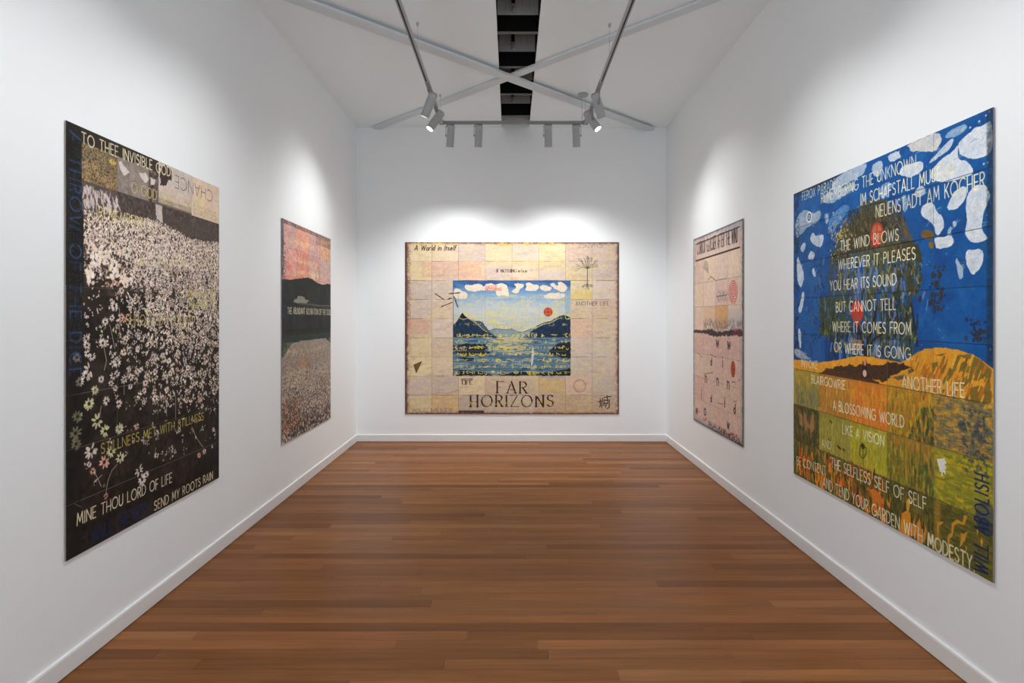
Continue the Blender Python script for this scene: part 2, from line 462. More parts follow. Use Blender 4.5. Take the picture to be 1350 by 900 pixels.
    def ppoly(self, pts, col, smooth=0, **kw):
        q = [self.cm(*p) for p in pts]
        for _ in range(smooth):                              # round the corners off
            r = []
            for i in range(len(q)):
                a, b = q[i], q[(i + 1) % len(q)]
                r += [(a[0] * .75 + b[0] * .25, a[1] * .75 + b[1] * .25), (a[0] * .25 + b[0] * .75, a[1] * .25 + b[1] * .75)]
            q = r
        self.poly(q, col, **kw)

    def boards(self, amt, hue=0):
        """each little canvas board took its own tone"""
        for i in range(self.cols):
            for j in range(self.rows):
                k = 1 + self.rnd.uniform(-amt, amt)
                t = [k + self.rnd.uniform(-hue, hue) for _ in range(3)]
                x0, x1 = int(i * 35.6 * self.s), int((i + 1) * 35.6 * self.s); y0, y1 = int(j * 25.4 * self.s), int((j + 1) * 25.4 * self.s)
                self.im[y0:y1 + 1, x0:x1 + 1] *= np.array(t, np.float32)

    def grain(self, amt):
        n = value_noise(self.H, self.W, 1.6, 1.6, self.rng) - .5
        m = self.fbm(2.5, 3) - .5
        self.im *= (1 + amt * n + amt * .8 * m)[..., None]


def left_wall_cm(d0, top):
    def f(px, py):
        d = 778 * 2.05 / (673.7 - px)
        return (d - d0) * 100, (top - 1.65 - (418.5 - py) / 778 * d) * 100
    return f


def right_wall_cm(d0, top):
    def f(px, py):
        d = 778 * 2.055 / (px - 673.7)
        return (d0 - d) * 100, (top - 1.65 - (418.5 - py) / 778 * d) * 100
    return f


def paint_daisies():
    C = Canvas(4, 8, 5.0, (38, 34, 31), 11, left_wall_cm(2.716, 2.559))
    R = C.rnd; P = C.cm
    C.cloudy(None, (62, 53, 48), 9, .4, .8, .8); C.cloudy(None, (22, 20, 18), 3, .5, .8, .7)
    # upper boards, each with its own ground
    C.rect(0, 0, 108, 7, (52, 46, 42), tex=.3)
    C.rect(10, 7, 35.6, 25.4, (158, 140, 104), col2=(108, 96, 78), cell=1.4)
    C.cloudy(C.area(10, 16, 35.6, 25.4), (176, 148, 104), 3, .3, .7, .8); C.cloudy(C.area(27, 12, 35.6, 25), (180, 132, 106), 4, .3, .8, .6)
    C.blob(32, 11, 2.6, 1.4, 0, (205, 178, 90), .8)
    for _ in range(520):
        C.blob(R.uniform(10, 35), R.uniform(7, 25), R.uniform(.15, .5), R.uniform(.15, .4), R.random() * 3, (66, 56, 44), .75)
    C.rect(35.6, 7, 71.2, 25.4, (158, 148, 142), col2=(118, 108, 102), cell=2.2)
    C.rect(62, 0, 77, 25.4, (62, 52, 47), tex=.8)
    for q in ([(155, 213), (160, 214), (169, 226), (168, 232), (161, 232)], [(183, 228), (192, 226), (196, 236), (190, 242)], [(198, 233), (204, 236), (203, 245), (198, 244)]):
        C.ppoly(q, (215, 205, 200), rough=1.2, alpha=.85)
    C.rect(71.2, 0, 106.8, 24, (196, 184, 172), col2=(182, 172, 166), cell=4); C.rect(71.2, 12, 106.8, 24, (206, 184, 172), alpha=.6, soft=8)
    C.rect(71.2, 21, 108, 26, (130, 116, 106), alpha=.7, tex=.5)
    C.ppoly([(217, 216), (224, 222), (226, 236), (218, 244), (211, 246), (211, 218)], (64, 54, 50), rough=1.5)
    C.rect(106.8, 0, 142.4, 25.4, (206, 192, 166), col2=(214, 184, 172), cell=6); C.rect(112, 8, 124, 18, (212, 200, 140), alpha=.5, soft=6)
    C.rect(10, 25.4, 142.4, 42, (112, 100, 95), col2=(50, 43, 40), cell=1.3)
    C.rect(10, 25.4, 35.6, 40, (110, 98, 95), alpha=.6, tex=.6); C.rect(71, 29, 142, 39, (88, 78, 72), tex=.7, alpha=.6)
    # pale streaks above the field
    for _ in range(70):
        u = R.uniform(11, 36); v = R.uniform(27, 36)
        C.seg((u, v), (u + R.uniform(-1, 2), v + R.uniform(1.5, 4.5)), R.uniform(.5, 1.1), (206, 194, 190), .8)
    for q in ([(135, 254), (141, 256), (147, 270), (145, 274)], [(205, 268), (214, 272), (214, 295), (205, 288)]):
        C.ppoly(q, (210, 198, 192), rough=1.0, alpha=.85)
    tones = ((244, 226, 216), (236, 216, 206), (250, 238, 226), (228, 208, 200), (238, 222, 190))
    # the dense far part of the field, then blossoms growing and thinning downwards
    def top_v(u): return 36.5 + 2.2 * math.sin(u * .07) + (u > 71) * .5 + max(0, (u - 100)) * .03
    C.rect(11, 40, 142, 62, (92, 78, 72), tex=.6); C.rect(11, 62, 142, 80, (56, 47, 43), tex=.6)
    for _ in range(21000):
        u = R.uniform(11.5, 142); v = 34 + 112 * R.random() ** 1.5
        if v < top_v(u) + R.random() * 3: continue
        f = (v - 36) / 100
        dens = 1.0 if v < 58 else max(0, 1 - (v - 58) / 60)
        if u < 42: dens *= 1.0 if v < 58 else (.30 if v < 72 else .10)
        elif u < 60: dens *= 1.0 if v < 72 else .38
        elif v > 84: dens = max(dens, .22 if v < 108 else .07)
        if 118 < v and u < 66: dens *= .1
        if C.wx[int(v * C.s), min(int(u * C.s), C.W - 1)] < -.14 and v > 62: dens *= .2
        if R.random() > dens: continue
        r = (.42 + 1.05 * min(f, .8)) * R.uniform(.6, 1.3)
        c = R.choice(tones); k = R.uniform(.82, 1.02)
        if v < 60: C.blob(u, v, r * .72, r * 1.1, R.uniform(-.9, .9), [q * k for q in c], .93); continue
        for _k in range(3):
            C.blob(u + R.gauss(0, r * .55), v + R.gauss(0, r * .6), r * R.uniform(.25, .5), r * R.uniform(.4, .8), R.uniform(-1.4, 1.4), [q * k for q in c], .93)
        if R.random() < .4: C.blob(u, v, r * .25, r * .3, 0, (60, 48, 44), .9)
    for _ in range(420):
        u = R.uniform(12, 142); v = R.uniform(40, 62)
        C.blob(u, v, R.uniform(.3, .6), R.uniform(.3, .8), R.random() * 3, (70, 56, 50), .8)
    for _ in range(230):                                     # loose rosettes among the crowd
        u = R.uniform(30, 141); v = 60 + 78 * R.random()
        if u < 64 and R.random() < .6: continue
        r = (1.1 + (v - 60) / 50) * R.uniform(.8, 1.2)
        C.blob(u, v, r * 1.1, r, 0, (44, 36, 33), .7)
        C.daisy(u, v, r, R.choice(tones), squash=R.uniform(.7, 1))
    for (u0, v0, du, dv, c) in ((18, 62, 5, 5, 0), (26, 60, 5, 4, 0), (33, 67, 5, 6, 0), (15, 70, 3, 4, 0), (42, 70, 6, 6, 1)):
        for _ in range(26):
            C.blob(u0 + R.gauss(0, du * .5), v0 + R.gauss(0, dv * .5), R.uniform(.5, 1.3), R.uniform(.6, 1.5), R.random() * 3, R.choice(tones), .9)
    big = [(150, 403, 3.2, 0), (138, 424, 2.6, 0), (147, 419, 2.2, 0), (160, 383, 2.4, 0), (172, 402, 2.3, 0), (161, 361, 2.0, 0), (113, 446, 2.4, 0),
           (114, 455, 2.6, 0), (135, 452, 3.2, 0), (118, 487, 4.2, 0), (113, 495, 3.2, 0), (105, 503, 3.0, 0), (121, 470, 2.6, 0), (115, 466, 2.4, 0),
           (101, 471, 2.8, 0), (151, 470, 2.8, 0), (154, 478, 2.8, 0), (133, 500, 2.2, 0), (181, 460, 2.4, 0), (163, 500, 2.8, 0), (172, 497, 2.6, 0),
           (181, 490, 2.2, 0), (125, 514, 2.8, 1), (117, 532, 3.8, 1), (102, 549, 3.6, 1), (128, 555, 4.4, 1), (140, 528, 2.6, 0), (138, 568, 3.4, 1),
           (157, 565, 3.4, 1), (99, 571, 4.0, 1), (100, 585, 3.4, 1), (180, 562, 2.2, 2), (120, 594, 4.6, 0), (146, 595, 3.4, 1), (158, 603, 3.6, 1),
           (137, 609, 4.2, 2), (117, 612, 1.8, 0), (122, 621, 2.2, 2), (183, 620, 3.6, 0), (187, 632, 3.8, 0), (192, 626, 2.8, 0), (189, 530, 2.0, 0),
           (206, 600, 2.4, 0), (206, 570, 2.2, 0), (238, 534, 2.4, 2), (233, 487, 2.0, 2), (216, 523, 2.0, 2), (220, 533, 1.8, 0), (232, 505, 1.8, 1),
           (247, 526, 1.9, 2), (256, 505, 1.9, 1), (263, 527, 2.4, 2), (266, 535, 2.2, 0), (262, 600, 2.3, 2), (269, 595, 2.3, 0), (236, 567, 2.0, 1),
           (281, 566, 2.0, 0), (280, 588, 1.8, 0), (281, 513, 1.8, 0), (283, 540, 1.8, 0), (222, 475, 2.0, 0), (205, 470, 2.2, 0), (214, 468, 2.0, 0),
           (244, 480, 2.0, 0), (255, 485, 2.1, 0), (270, 478, 2.1, 0), (281, 482, 2.0, 0), (262, 470, 2.0, 0), (154, 374, 2.0, 2), (163, 421, 2.4, 2),
           (160, 417, 2.2, 2), (141, 375, 1.9, 2), (150, 372, 1.8, 2), (173, 396, 1.9, 0), (183, 441, 1.7, 0), (192, 443, 1.7, 0)]
    for x, y, r, k in big:
        u, v = P(x, y)
        C.daisy(u, v, r, ((228, 216, 206), (214, 210, 168), (224, 176, 156))[k], squash=R.uniform(.7, .95))
    for _ in range(420):                                     # scattered petals in the lower half
        u = R.uniform(8, 140); v = R.uniform(96, 176)
        if R.random() > (.35 + u / 142) * (1.1 - (v - 90) / 110): continue
        for _k in range(R.randint(2, 5)):
            C.blob(u + R.gauss(0, 1), v + R.gauss(0, 1.1), R.uniform(.25, .55), R.uniform(.4, .9), R.random() * 3, (lambda k: [q * k for q in R.choice(tones)])(R.uniform(.6, .95)), .9)
    stems = [[(154, 612), (147, 620), (142, 633), (139, 650)], [(124, 622), (129, 632), (133, 641)], [(123, 636), (134, 626)], [(157, 405), (157, 430), (158, 445)],
             [(144, 428), (148, 445), (151, 460)], [(136, 455), (140, 475), (137, 488)], [(98, 664), (106, 668)], [(253, 563), (258, 576), (267, 589)],
             [(231, 522), (231, 551)], [(219, 530), (219, 548)], [(205, 590), (203, 603)], [(163, 508), (163, 520)], [(183, 390), (182, 425)], [(133, 535), (131, 550)]]
    for q in stems: C.line([P(*p) for p in q], .42, (196, 184, 166), .85)
    C.daisy(*P(139, 654), 2, (200, 140, 124)); C.daisy(*P(137, 640), 1.2, (150, 142, 90))
    # scratched seams
    for k, a in ((3, .5), (4, .55), (5, .8), (6, .45), (7, .6)):
        C.line([(u, k * 25.4 + R.uniform(-.1, .1)) for u in range(0, 143, 6)], .22, (170, 160, 150), a)
    C.rect(0, 0, 9.6, 203.2, (30, 28, 28), alpha=.5, soft=1)
    # the lettering
    cream = (214, 204, 172)
    C.ptext('TO THEE INVISIBLE GOD', (107.5, 189), (224, 233), 5.4, .62, cream)
    C.ptext('O GOD SUBTLE OF ESSENCES', (173, 253), (284.5, 291), 5.6, .55, (184, 172, 112), alpha=.95)
    C.ptext('REMEMBERING', (130, 286), (199, 302), 5.2, .5, (222, 208, 150), alpha=.95)
    C.ptext('SHROUDED IN DOUBT', (166, 428), (255, 428), 5.6, .5, (206, 192, 130), alpha=.85)
    C.ptext('STILLNESS MET WITH STILLNESS', (133, 598), (268, 553), 5.0, .52, (198, 182, 92), alpha=.9)
    C.ptext('MINE THOU LORD OF LIFE', (101, 693), (226, 635), 5.6, .6, (216, 206, 178))
    C.ptext('SEND MY ROOTS RAIN', (203, 673), (280, 631), 5.2, .6, (216, 206, 178))
    for y, a in ((346, (178, 282)), (388, (246, 286)), (401, (246, 284))):
        for _ in range(60):
            x = R.uniform(*a); u, v = P(x, y)
            C.line([(u + p, v + q) for p, q in arc(0, R.uniform(-2.4, 2.4), R.uniform(.6, 1.4), R.uniform(.8, 2.2), R.uniform(0, 300), R.uniform(300, 460), 5)], .4, (204, 196, 132), .6)
    C.text('CHANCE', (133, 4.4), (88, 4.0), 7.5, .42, (56, 56, 64), alpha=.9)
    blue = (32, 74, 132)
    C.text('A THROW OF THE DICE', (2.2, 4), (2.2, 118), 7.2, .95, (34, 66, 106), alpha=.6, slack=.3, gaps=.12)
    C.text('A THROW OF THE DICE', (2.6, 4.4), (2.6, 118.4), 7.0, .4, (74, 110, 146), alpha=.6, gaps=.5, slack=.3)
    for _ in range(900):
        v = 4 + 114 * R.random()
        C.blob(R.uniform(1.5, 10), v, R.uniform(.15, .4), R.uniform(.15, .4), 0, R.choice(((46, 78, 116), (40, 36, 34), (70, 74, 76))), .55)
    C.ptext('WILL NEVER', (120, 716), (193, 676), 6.4, .9, (26, 46, 88), alpha=.85)
    C.text('ABOLISH', (140, 196), (140, 150), 6.4, .8, (28, 44, 74), alpha=.6)
    C.cloudy(C.area(12, 40, 142, 80), (208, 176, 166), 6, .5, .8, .25)
    C.cloudy(C.area(62, 44, 80, 66, 5), (232, 224, 214), 1.6, .45, .7, .6)
    C.grain(.16)
    C.im = np.clip((C.im - 42) * 1.08 + 38, 8, 255)
    return C


def paint_mountain():
    C = Canvas(4, 8, 4.0, (196, 146, 132), 23, left_wall_cm(5.277, 2.541))
    R = C.rnd; P = C.cm
    cols = [(188, 150, 142), (204, 142, 118), (186, 146, 142), (206, 160, 122), (206, 148, 140), (198, 122, 106), (178, 142, 144), (212, 168, 146), (206, 136, 124), (176, 128, 118), (204, 156, 146), (208, 172, 164)]
    for j in range(3):
        for i in range(4):
            c = cols[(j * 4 + i) % 12]
            C.rect(i * 35.6, j * 25.4, i * 35.6 + 35.6, j * 25.4 + 25.4, c, col2=[min(255, q * 1.14) for q in c], cell=5, soft=1.4)
    C.rect(107, 25, 142, 52, (206, 176, 168), soft=2)
    C.blob(86, 44, 13, 8, 0, (226, 200, 160), .5); C.blob(84, 47, 5, 6, 0, (236, 222, 180), .6)
    for u, v in ((96, 33), (14, 41), (50, 45), (20, 44)): C.blob(u, v, 7, 4, .3, (216, 112, 96), .55)
    C.cloudy(C.area(4, 0, 142, 50), (150, 118, 128), 2.0, .5, .72, .55); C.cloudy(C.area(4, 0, 142, 50), (228, 184, 160), 1.6, .5, .7, .6)
    C.rect(0, -1, 142, 4, (84, 72, 74), alpha=.8, tex=.8); C.rect(0, 0, 4, 52, (84, 84, 96), tex=.6)
    C.rect(92, 4, 142, 12, (96, 84, 84), alpha=.6, tex=.9)
    for _ in range(1100):
        C.blob(R.uniform(3, 140), R.uniform(2, 54), R.uniform(.2, .45), R.uniform(.2, .5), R.random(), R.choice(((232, 190, 166), (150, 112, 120), (228, 150, 130))), .6)
    for row, (a, b) in ((18, (10, 92)), (35, (26, 100)), (46, (18, 110))):
        for _ in range(70):
            u = R.uniform(a, b)
            C.line([(u + p, row + q) for p, q in arc(0, R.uniform(-2, 2), R.uniform(.8, 1.6), R.uniform(1.2, 2.6), R.uniform(0, 300), R.uniform(300, 460), 5)], .5, (234, 208, 160), .55)
    C.rect(2, 49, 142, 51.2, (224, 158, 142), alpha=.5, soft=2)
    # night-dark range
    sky = [(-1, 54.5), (10, 54.8), (26, 53), (42, 51.8), (55, 49.5), (68, 48.6), (80, 49.6), (96, 52.5), (112, 53.4), (128, 51.8), (143, 50.6)]
    C.poly(sky + [(143, 125), (-1, 125)], (38, 43, 41), rough=.8, col2=(32, 36, 36), cell=6)
    C.cloudy(C.area(0, 57, 142, 100), (48, 58, 54), 10, .45, .8, .7); C.cloudy(C.area(0, 60, 12, 120), (36, 46, 66), 6, .3, .7, .6)
    C.cloudy(C.area(0, 97, 70, 116), (64, 58, 40), 6, .4, .8, .6)
    C.ppoly([(386.5, 398.5), (388.5, 394.5), (391.5, 393), (392, 390), (397, 389.8), (400, 391), (402.5, 395), (408, 396), (403.5, 399.5), (394, 399.2)], (150, 152, 144), rough=.8, col2=(120, 122, 116))
    C.line([P(x, y) for x, y in ((392, 399.5), (402, 401), (412, 401), (420, 402.5), (430, 402.5), (436, 403))], .7, (148, 148, 132), .7)
    C.line([P(x, y) for x, y in ((410, 403), (424, 404), (436, 406))], .8, (120, 126, 112), .5)
    C.ptext('THE ABUNDANT ADORATION OF THE SOUL', (379, 413.4), (435.6, 415), 5.8, .75, (206, 200, 174), slack=.26)
    # lake
    C.rect(0, 106, 143, 108, (74, 80, 66), alpha=.6, tex=.6)
    C.rect(0, 107, 143, 125, (40, 54, 49), col2=(46, 62, 54), cell=5, ax=3)
    # flower plain
    head = [P(*p) for p in ((371, 474.5), (383.7, 453.5), (397, 449), (413, 447.5), (429, 445.6), (436.5, 453))]
    C.poly(head + [(144, 205), (-2, 205)], (150, 138, 126), rough=.8, col2=(172, 160, 148), cell=3)
    C.cloudy(C.area(0, 112, 142, 150), (136, 122, 112), 3, .4, .7, .7)
    C.rect(42, 127, 72, 140, (176, 128, 92), alpha=.7, tex=.4, soft=2); C.rect(10, 138, 60, 152, (196, 176, 128), alpha=.5, tex=.5, soft=3)
    C.rect(40, 152, 90, 166, (204, 186, 140), alpha=.6, tex=.5, soft=3); C.rect(104, 150, 142, 172, (150, 112, 92), alpha=.6, tex=.6, soft=3)
    C.cloudy(C.area(0, 160, 142, 204, 20), (66, 54, 50), 2.2, .3, .6, .85)
    for _ in range(15000):
        u = R.uniform(0, 142.4); v = 118 + 85 * R.random()
        f = (v - 118) / 85
        if u < 4 - f * 40: continue
        r = .5 + .95 * f
        if R.random() < .42 + .10 * f:
            c = (58, 46, 42)
        else:
            c = R.choice(((232, 218, 202), (214, 198, 184), (238, 226, 204), (200, 178, 166)))
            if u < 45 and 165 < v < 195 and R.random() < .6: c = (196, 134, 100)
            if v < 140: c = [q * .9 for q in c]
        C.blob(u, v, r * R.uniform(.3, .6), r * R.uniform(.5, .95), R.uniform(-.6, .6), c, .5 + .4 * f)
    C.cloudy(C.area(20, 185, 142, 206, 12), (42, 34, 32), 2.2, .42, .62, .8)
    for _ in range(60):
        u = R.uniform(10, 120); C.line([(u + p, 122 + q) for p, q in arc(0, R.uniform(-2, 2), R.uniform(.8, 1.6), R.uniform(1.2, 2.6), R.uniform(0, 300), R.uniform(300, 460), 5)], .5, (214, 200, 160), .5)
    C.text('A THROW OF THE DICE', (1.4, 20), (1.4, 112), 6.5, .8, (58, 62, 78), alpha=.85, slack=.3)
    C.grain(.14)
    return C


def paint_horizons():
    def to_cm(px, py): return (px - 534.2) / 281.6 * 284.8, (py - 319.3) / 226 * 228.6
    C = Canvas(8, 9, 4.0, (214, 192, 170), 37, to_cm)
    R = C.rnd; P = C.cm
    warm = [(226, 204, 178), (230, 210, 172), (226, 198, 176), (220, 202, 190), (232, 216, 172), (214, 196, 184), (228, 192, 168), (224, 210, 192)]
    for j in range(9):
        for i in range(8):
            c = R.choice(warm)
            C.rect(i * 35.6, j * 25.4, i * 35.6 + 35.6, j * 25.4 + 25.4, c, col2=(lambda k: [q * k for q in c])(R.uniform(.9, 1.06)), cell=5, ax=3, soft=.8)
    for q in (((556, 345), (634, 366), (226, 176, 150)), ((710, 344), (746, 356), (226, 206, 150)), ((752, 382), (780, 395), (222, 194, 104)), ((709, 499), (745, 518), (228, 192, 110)),
              ((640, 325), (676, 345), (226, 210, 176)), ((569, 519), (605, 543), (226, 186, 122)), ((640, 343), (746, 350), (226, 206, 150)), ((746, 322), (812, 352), (208, 188, 178)),
              ((780, 497), (812, 520), (208, 198, 180)), ((536, 420), (568, 440), (216, 168, 146)), ((604, 520), (640, 543), (188, 172, 156)), ((705, 520), (812, 545), (198, 164, 138)), ((640, 499), (706, 543), (204, 182, 160))):
        a = P(*q[0]); b = P(*q[1]); C.rect(a[0], a[1], b[0], b[1], q[2], alpha=.7, tex=.35, soft=1.5, cell=3, ax=4)
    C.cloudy(None, (228, 208, 148), 3.5, .56, .8, .5, ax=3.5); C.cloudy(None, (198, 172, 164), 4, .5, .8, .5, ax=2.5); C.cloudy(None, (232, 218, 196), 2, .55, .75, .45, ax=2)
    # seams stained dark
    for j in range(1, 9):
        for i in range(8):
            if R.random() < .85:
                a = i * 35.6 + R.uniform(0, 8); C.line([(a + k * 5, j * 25.4 + R.uniform(-.3, .3)) for k in range(R.randint(3, 6))], .6, (118, 90, 80), R.uniform(.35, .9))
    for i in range(1, 8):
        C.seg((i * 35.6, 0), (i * 35.6, 228), .45, (150, 124, 104), .45)
    # burnt borders
    edge = C.fbm(4, 3)
    U = (np.arange(C.W) + .5) / C.s; V = (np.arange(C.H) + .5) / C.s
    dl = np.minimum(U, 999)[None, :] + 0 * V[:, None]; dr = (C.wc - U)[None, :] + 0 * V[:, None]; dt = V[:, None] + 0 * U[None, :]; db = (C.hc - V)[:, None] + 0 * U[None, :]
    for d, w in ((dl, 6.5), (dr, 4.6), (dt, 3.2), (db, 3.4)):
        m = np.clip(1.25 - d / (w * (.45 + 1.1 * edge)), 0, 1)
        C.comp(0, 0, C.W, C.H, m * .62, (164, 110, 92))
        m = np.clip(1.3 - d / (w * .55 * (.3 + 1.3 * edge)), 0, 1)
        C.comp(0, 0, C.W, C.H, m * .85, (74, 44, 40))
    yel = (228, 204, 92)

    def script(v, u0, u1, h, col, n, alpha, w=.75):
        for _ in range(n):
            u = R.uniform(u0, u1); q = R.choice((0, 1, 2))
            if q == 0: pts = arc(u, v + R.uniform(-1, 1), R.uniform(.5, 1.3) * h, R.uniform(.5, 1) * h, *R.choice(((0, 180), (180, 360), (90, 270), (-60, 120))), 7)
            elif q == 1: pts = [(u, v - h * .7), (u + R.uniform(-.5, .5), v + h * R.uniform(.3, .8))]
            else: pts = [(u - h * .6, v + R.uniform(-h, h) * .6), (u + h * .7, v + R.uniform(-h, h) * .5)]
            C.line(pts, w * R.uniform(.6, 1.1), col, alpha)
    for k in range(26):
        script(5 + k * 8.6, 3, 282, 1.7, (238, 220, 120), 70, .42, .8)
    # the picture in the picture
    a = P(597.5, 370); b = P(752, 494.5)
    sky0, hor = a[1], P(0, 444)[1]
    for k in range(70):
        t = k / 69; v = sky0 + t * (hor - sky0)
        if t < .25: q = t / .25; c = [x + (y - x) * q for x, y in zip((62, 112, 172), (134, 170, 204))]
        elif t < .5: q = (t - .25) / .25; c = [x + (y - x) * q for x, y in zip((134, 170, 204), (196, 206, 210))]
        else: q = (t - .5) / .5; c = [x + (y - x) * q for x, y in zip((196, 206, 210), (222, 214, 164))]
        C.rect(a[0], v, b[0], v + 1.3, c, soft=.5)
    sk = C.area(a[0], a[1] + 18, b[0], hor, 1)
    C.cloudy(sk, (224, 216, 140), 4, .5, .75, .7, ax=2.5); C.cloudy(sk, (170, 194, 216), 5, .52, .75, .6, ax=2.5); C.cloudy(sk, (226, 206, 186), 4, .55, .8, .5)
    C.cloudy(C.area(a[0], a[1], b[0], a[1] + 9, 1), (44, 84, 146), 5, .35, .7, .8, ax=2)
    def cloud(pts): C.ppoly(pts, (236, 230, 208), smooth=2, rough=1.1, col2=(232, 212, 194), cell=3)
    for q in ([(611, 377), (617, 375), (622, 376), (627, 374), (634, 374), (638, 378), (641, 374), (648, 373), (654, 376), (657, 374), (664, 373), (669, 376), (670, 384), (672, 391), (664, 388), (655, 390), (653, 382), (645, 383), (632, 382), (626, 385), (616, 383)],
              [(598, 380), (604, 380), (610, 384), (617, 386), (616, 394), (605, 394), (598, 392)],
              [(676, 374), (684, 373), (690, 374), (691, 378), (685, 382), (682, 387), (673, 385), (676, 382), (682, 378)],
              [(692, 373), (697, 372), (703, 375), (709, 375), (711, 379), (707, 383), (700, 384), (692, 383), (695, 378)],
              [(711, 377), (719, 375), (726, 378), (728, 382), (720, 384), (713, 382)],
              [(724, 373), (730, 373), (736, 377), (735, 371), (741, 372), (748, 377), (748, 382), (740, 385), (733, 382), (728, 379)],
              [(717, 387), (745, 385), (746, 393), (717, 394)]):
        cloud(q)
    C.ppoly([(744, 384), (752, 383), (752, 415), (745, 413)], (150, 180, 206), alpha=.6)
    C.ptext('NOTE', (641, 379.6), (655, 379.6), 3.4, .7, (226, 108, 84), alpha=.8); C.ptext('NOTHING', (640, 382.6), (661, 382.6), 3.2, .7, (226, 92, 76), alpha=.8)
    # ranges
    C.ppoly([(634, 444.5), (645, 436), (651, 432.6), (660, 433.6), (667, 434), (674, 433), (681, 437), (689, 438), (697, 434), (706, 431), (722, 444.5)], (120, 148, 160), rough=.6, col2=(160, 178, 176))
    C.line([P(*p) for p in ((645, 435.5), (655, 433), (667, 434.5), (675, 433), (682, 436.8), (690, 437.5), (700, 433))], .7, (54, 74, 92))
    navy = (28, 40, 62)
    C.ppoly([(597.5, 428), (602, 424), (606, 417), (610, 412), (614, 417), (619, 420), (628, 423), (636, 424), (640, 430), (646, 437), (656, 444.5), (597.5, 444.5)], navy, rough=.5, col2=(36, 70, 100), cell=3)
    C.ppoly([(609, 413), (606, 419), (617, 419)], (26, 34, 40), rough=.4)
    C.ppoly([(622, 422), (633, 423), (643, 434), (652, 442), (646, 440), (634, 431)], (92, 118, 142), rough=.5, col2=(50, 70, 96), cell=1.5)
    C.ppoly([(752, 418), (746, 415.5), (742, 415), (736, 418), (728, 423), (716, 426), (709, 430), (702, 435), (694, 441), (690, 444.5), (752, 444.5)], navy, rough=.6, col2=(38, 66, 96), cell=3)
    C.line([P(*p) for p in ((705, 433), (712, 429), (718, 426.6), (724, 425.5), (730, 423), (735, 420))], 1.6, (188, 190, 170), .8)
    C.line([P(*p) for p in ((707, 430), (714, 426.5), (720, 424.5), (727, 423), (731, 420), (739, 416))], .9, (40, 46, 50), .9)
    # lake in bands
    w = P(0, 444.5)[1]
    C.rect(a[0], w, b[0], b[1], (66, 104, 134), col2=(120, 148, 164), cell=1.3, ax=9)
    for _ in range(260):
        u = R.uniform(a[0], b[0]); v = R.uniform(w, b[1]); L = R.uniform(3, 16)
        c = R.choice(((40, 72, 104), (66, 112, 150), (140, 166, 180), (96, 132, 156), (44, 84, 120), (176, 186, 180)))
        C.seg((max(a[0], u - L / 2), v), (min(b[0], u + L / 2), v + R.uniform(-.3, .3)), R.uniform(.5, 1.5), c, .75)
    cx = P(672, 0)[0]
    for _ in range(240):
        v = w + (R.random() ** 1.6) * 22; g = R.gauss(0, 17); L = R.uniform(3, 10)
        C.seg((cx + g - L / 2, v), (cx + g + L / 2, v), R.uniform(.5, 1.2), R.choice(((212, 204, 148), (206, 192, 168), (220, 206, 120))), .7)
    for q in ([(597.5, 455), (615, 452), (640, 454), (644, 458), (638, 461), (646, 464), (640, 468), (610, 469), (597.5, 462)], [(752, 450), (735, 452), (728, 458), (722, 465), (740, 471), (752, 472)],
              [(597.5, 489), (612, 487), (640, 490), (650, 494.5), (597.5, 494.5)], [(752, 485), (742, 487), (720, 491), (690, 490), (660, 492), (655, 494.5), (752, 494.5)], [(604, 471), (622, 471), (627, 473), (616, 476)]):
        C.ppoly(q, (30, 34, 42), rough=1.2, alpha=.9)
    for k in range(9):
        v = w + 2 + k * 5.4
        C.line([(a[0] + .5 + t * 6, v + R.uniform(-.25, .25)) for t in range(26)], .5, (168, 186, 192), .5)
    C.ppoly([(701.5, 458), (703.5, 459), (704, 468), (702, 480), (700, 483), (700.5, 470)], (206, 214, 216), rough=.3)
    C.blob(*P(702, 485), 3.2, 2, 0, (206, 196, 190), .7)
    # broken yellow script over lake and ranges
    for k, (n, al) in enumerate(((46, .8), (26, .6), (44, .85), (36, .85), (46, .8), (50, .8), (46, .9))):
        script(w - 3 + k * 8.3, a[0] + 2, b[0] - 1, 2.4, (232, 216, 96), int(n * 1.25), min(1, al * 1.1), .9)
    for uu in (610, 622, 634, 645, 612, 624, 636):
        u, v = P(uu, 466 if uu % 2 == 0 else 455); C.line(arc(u, v, 3.2, 2.6, 180 if uu % 2 else 0, 360 if uu % 2 else 180, 8), .9, (226, 208, 96), .9)
    for k in range(5): script(sky0 + 22 + k * 9, a[0] + 2, b[0] - 1, 2.2, (226, 216, 130), 34, .45, .8)
    C.line([P(*p) for p in ((604, 418), (611, 421), (617, 419), (626, 424), (637, 434), (642, 437))], 1.0, (222, 206, 110), .85)
    C.line(arc(*P(748.5, 417), 3.6, 3.6, 0, 360), 1.0, (214, 204, 100), .9)
    C.ptext('FORTH', (688, 443.2), (706.5, 443.2), 5, .55, (214, 212, 190), alpha=.8); C.ptext('CALLING', (597, 462), (615, 462), 4.6, .6, (214, 204, 176), alpha=.85)
    C.ptext('MOTHER', (650, 435), (690, 434), 8, .5, (150, 152, 140), alpha=.5); C.ptext('DANCE', (652, 480), (668, 480), 4.4, .55, (206, 210, 186), alpha=.7); C.ptext('LOST', (676, 480), (690, 480), 4.4, .55, (206, 210, 196), alpha=.7)
    C.ptext('WHAT', (598, 493), (606, 493), 4, .5, (206, 206, 190), alpha=.7)
    # sun disc with its cross
    u, v = P(722.5, 411); C.blob(u, v, 5.9, 5.9, 0, (206, 100, 58)); C.line(arc(u, v, 5.6, 5.6, 0, 360, 28), .7, (160, 48, 36)); C.seg((u - 5.2, v), (u + 5.2, v), .9, (170, 40, 30)); C.seg((u, v - 5.2), (u, v + 5.2), .9, (170, 40, 30))
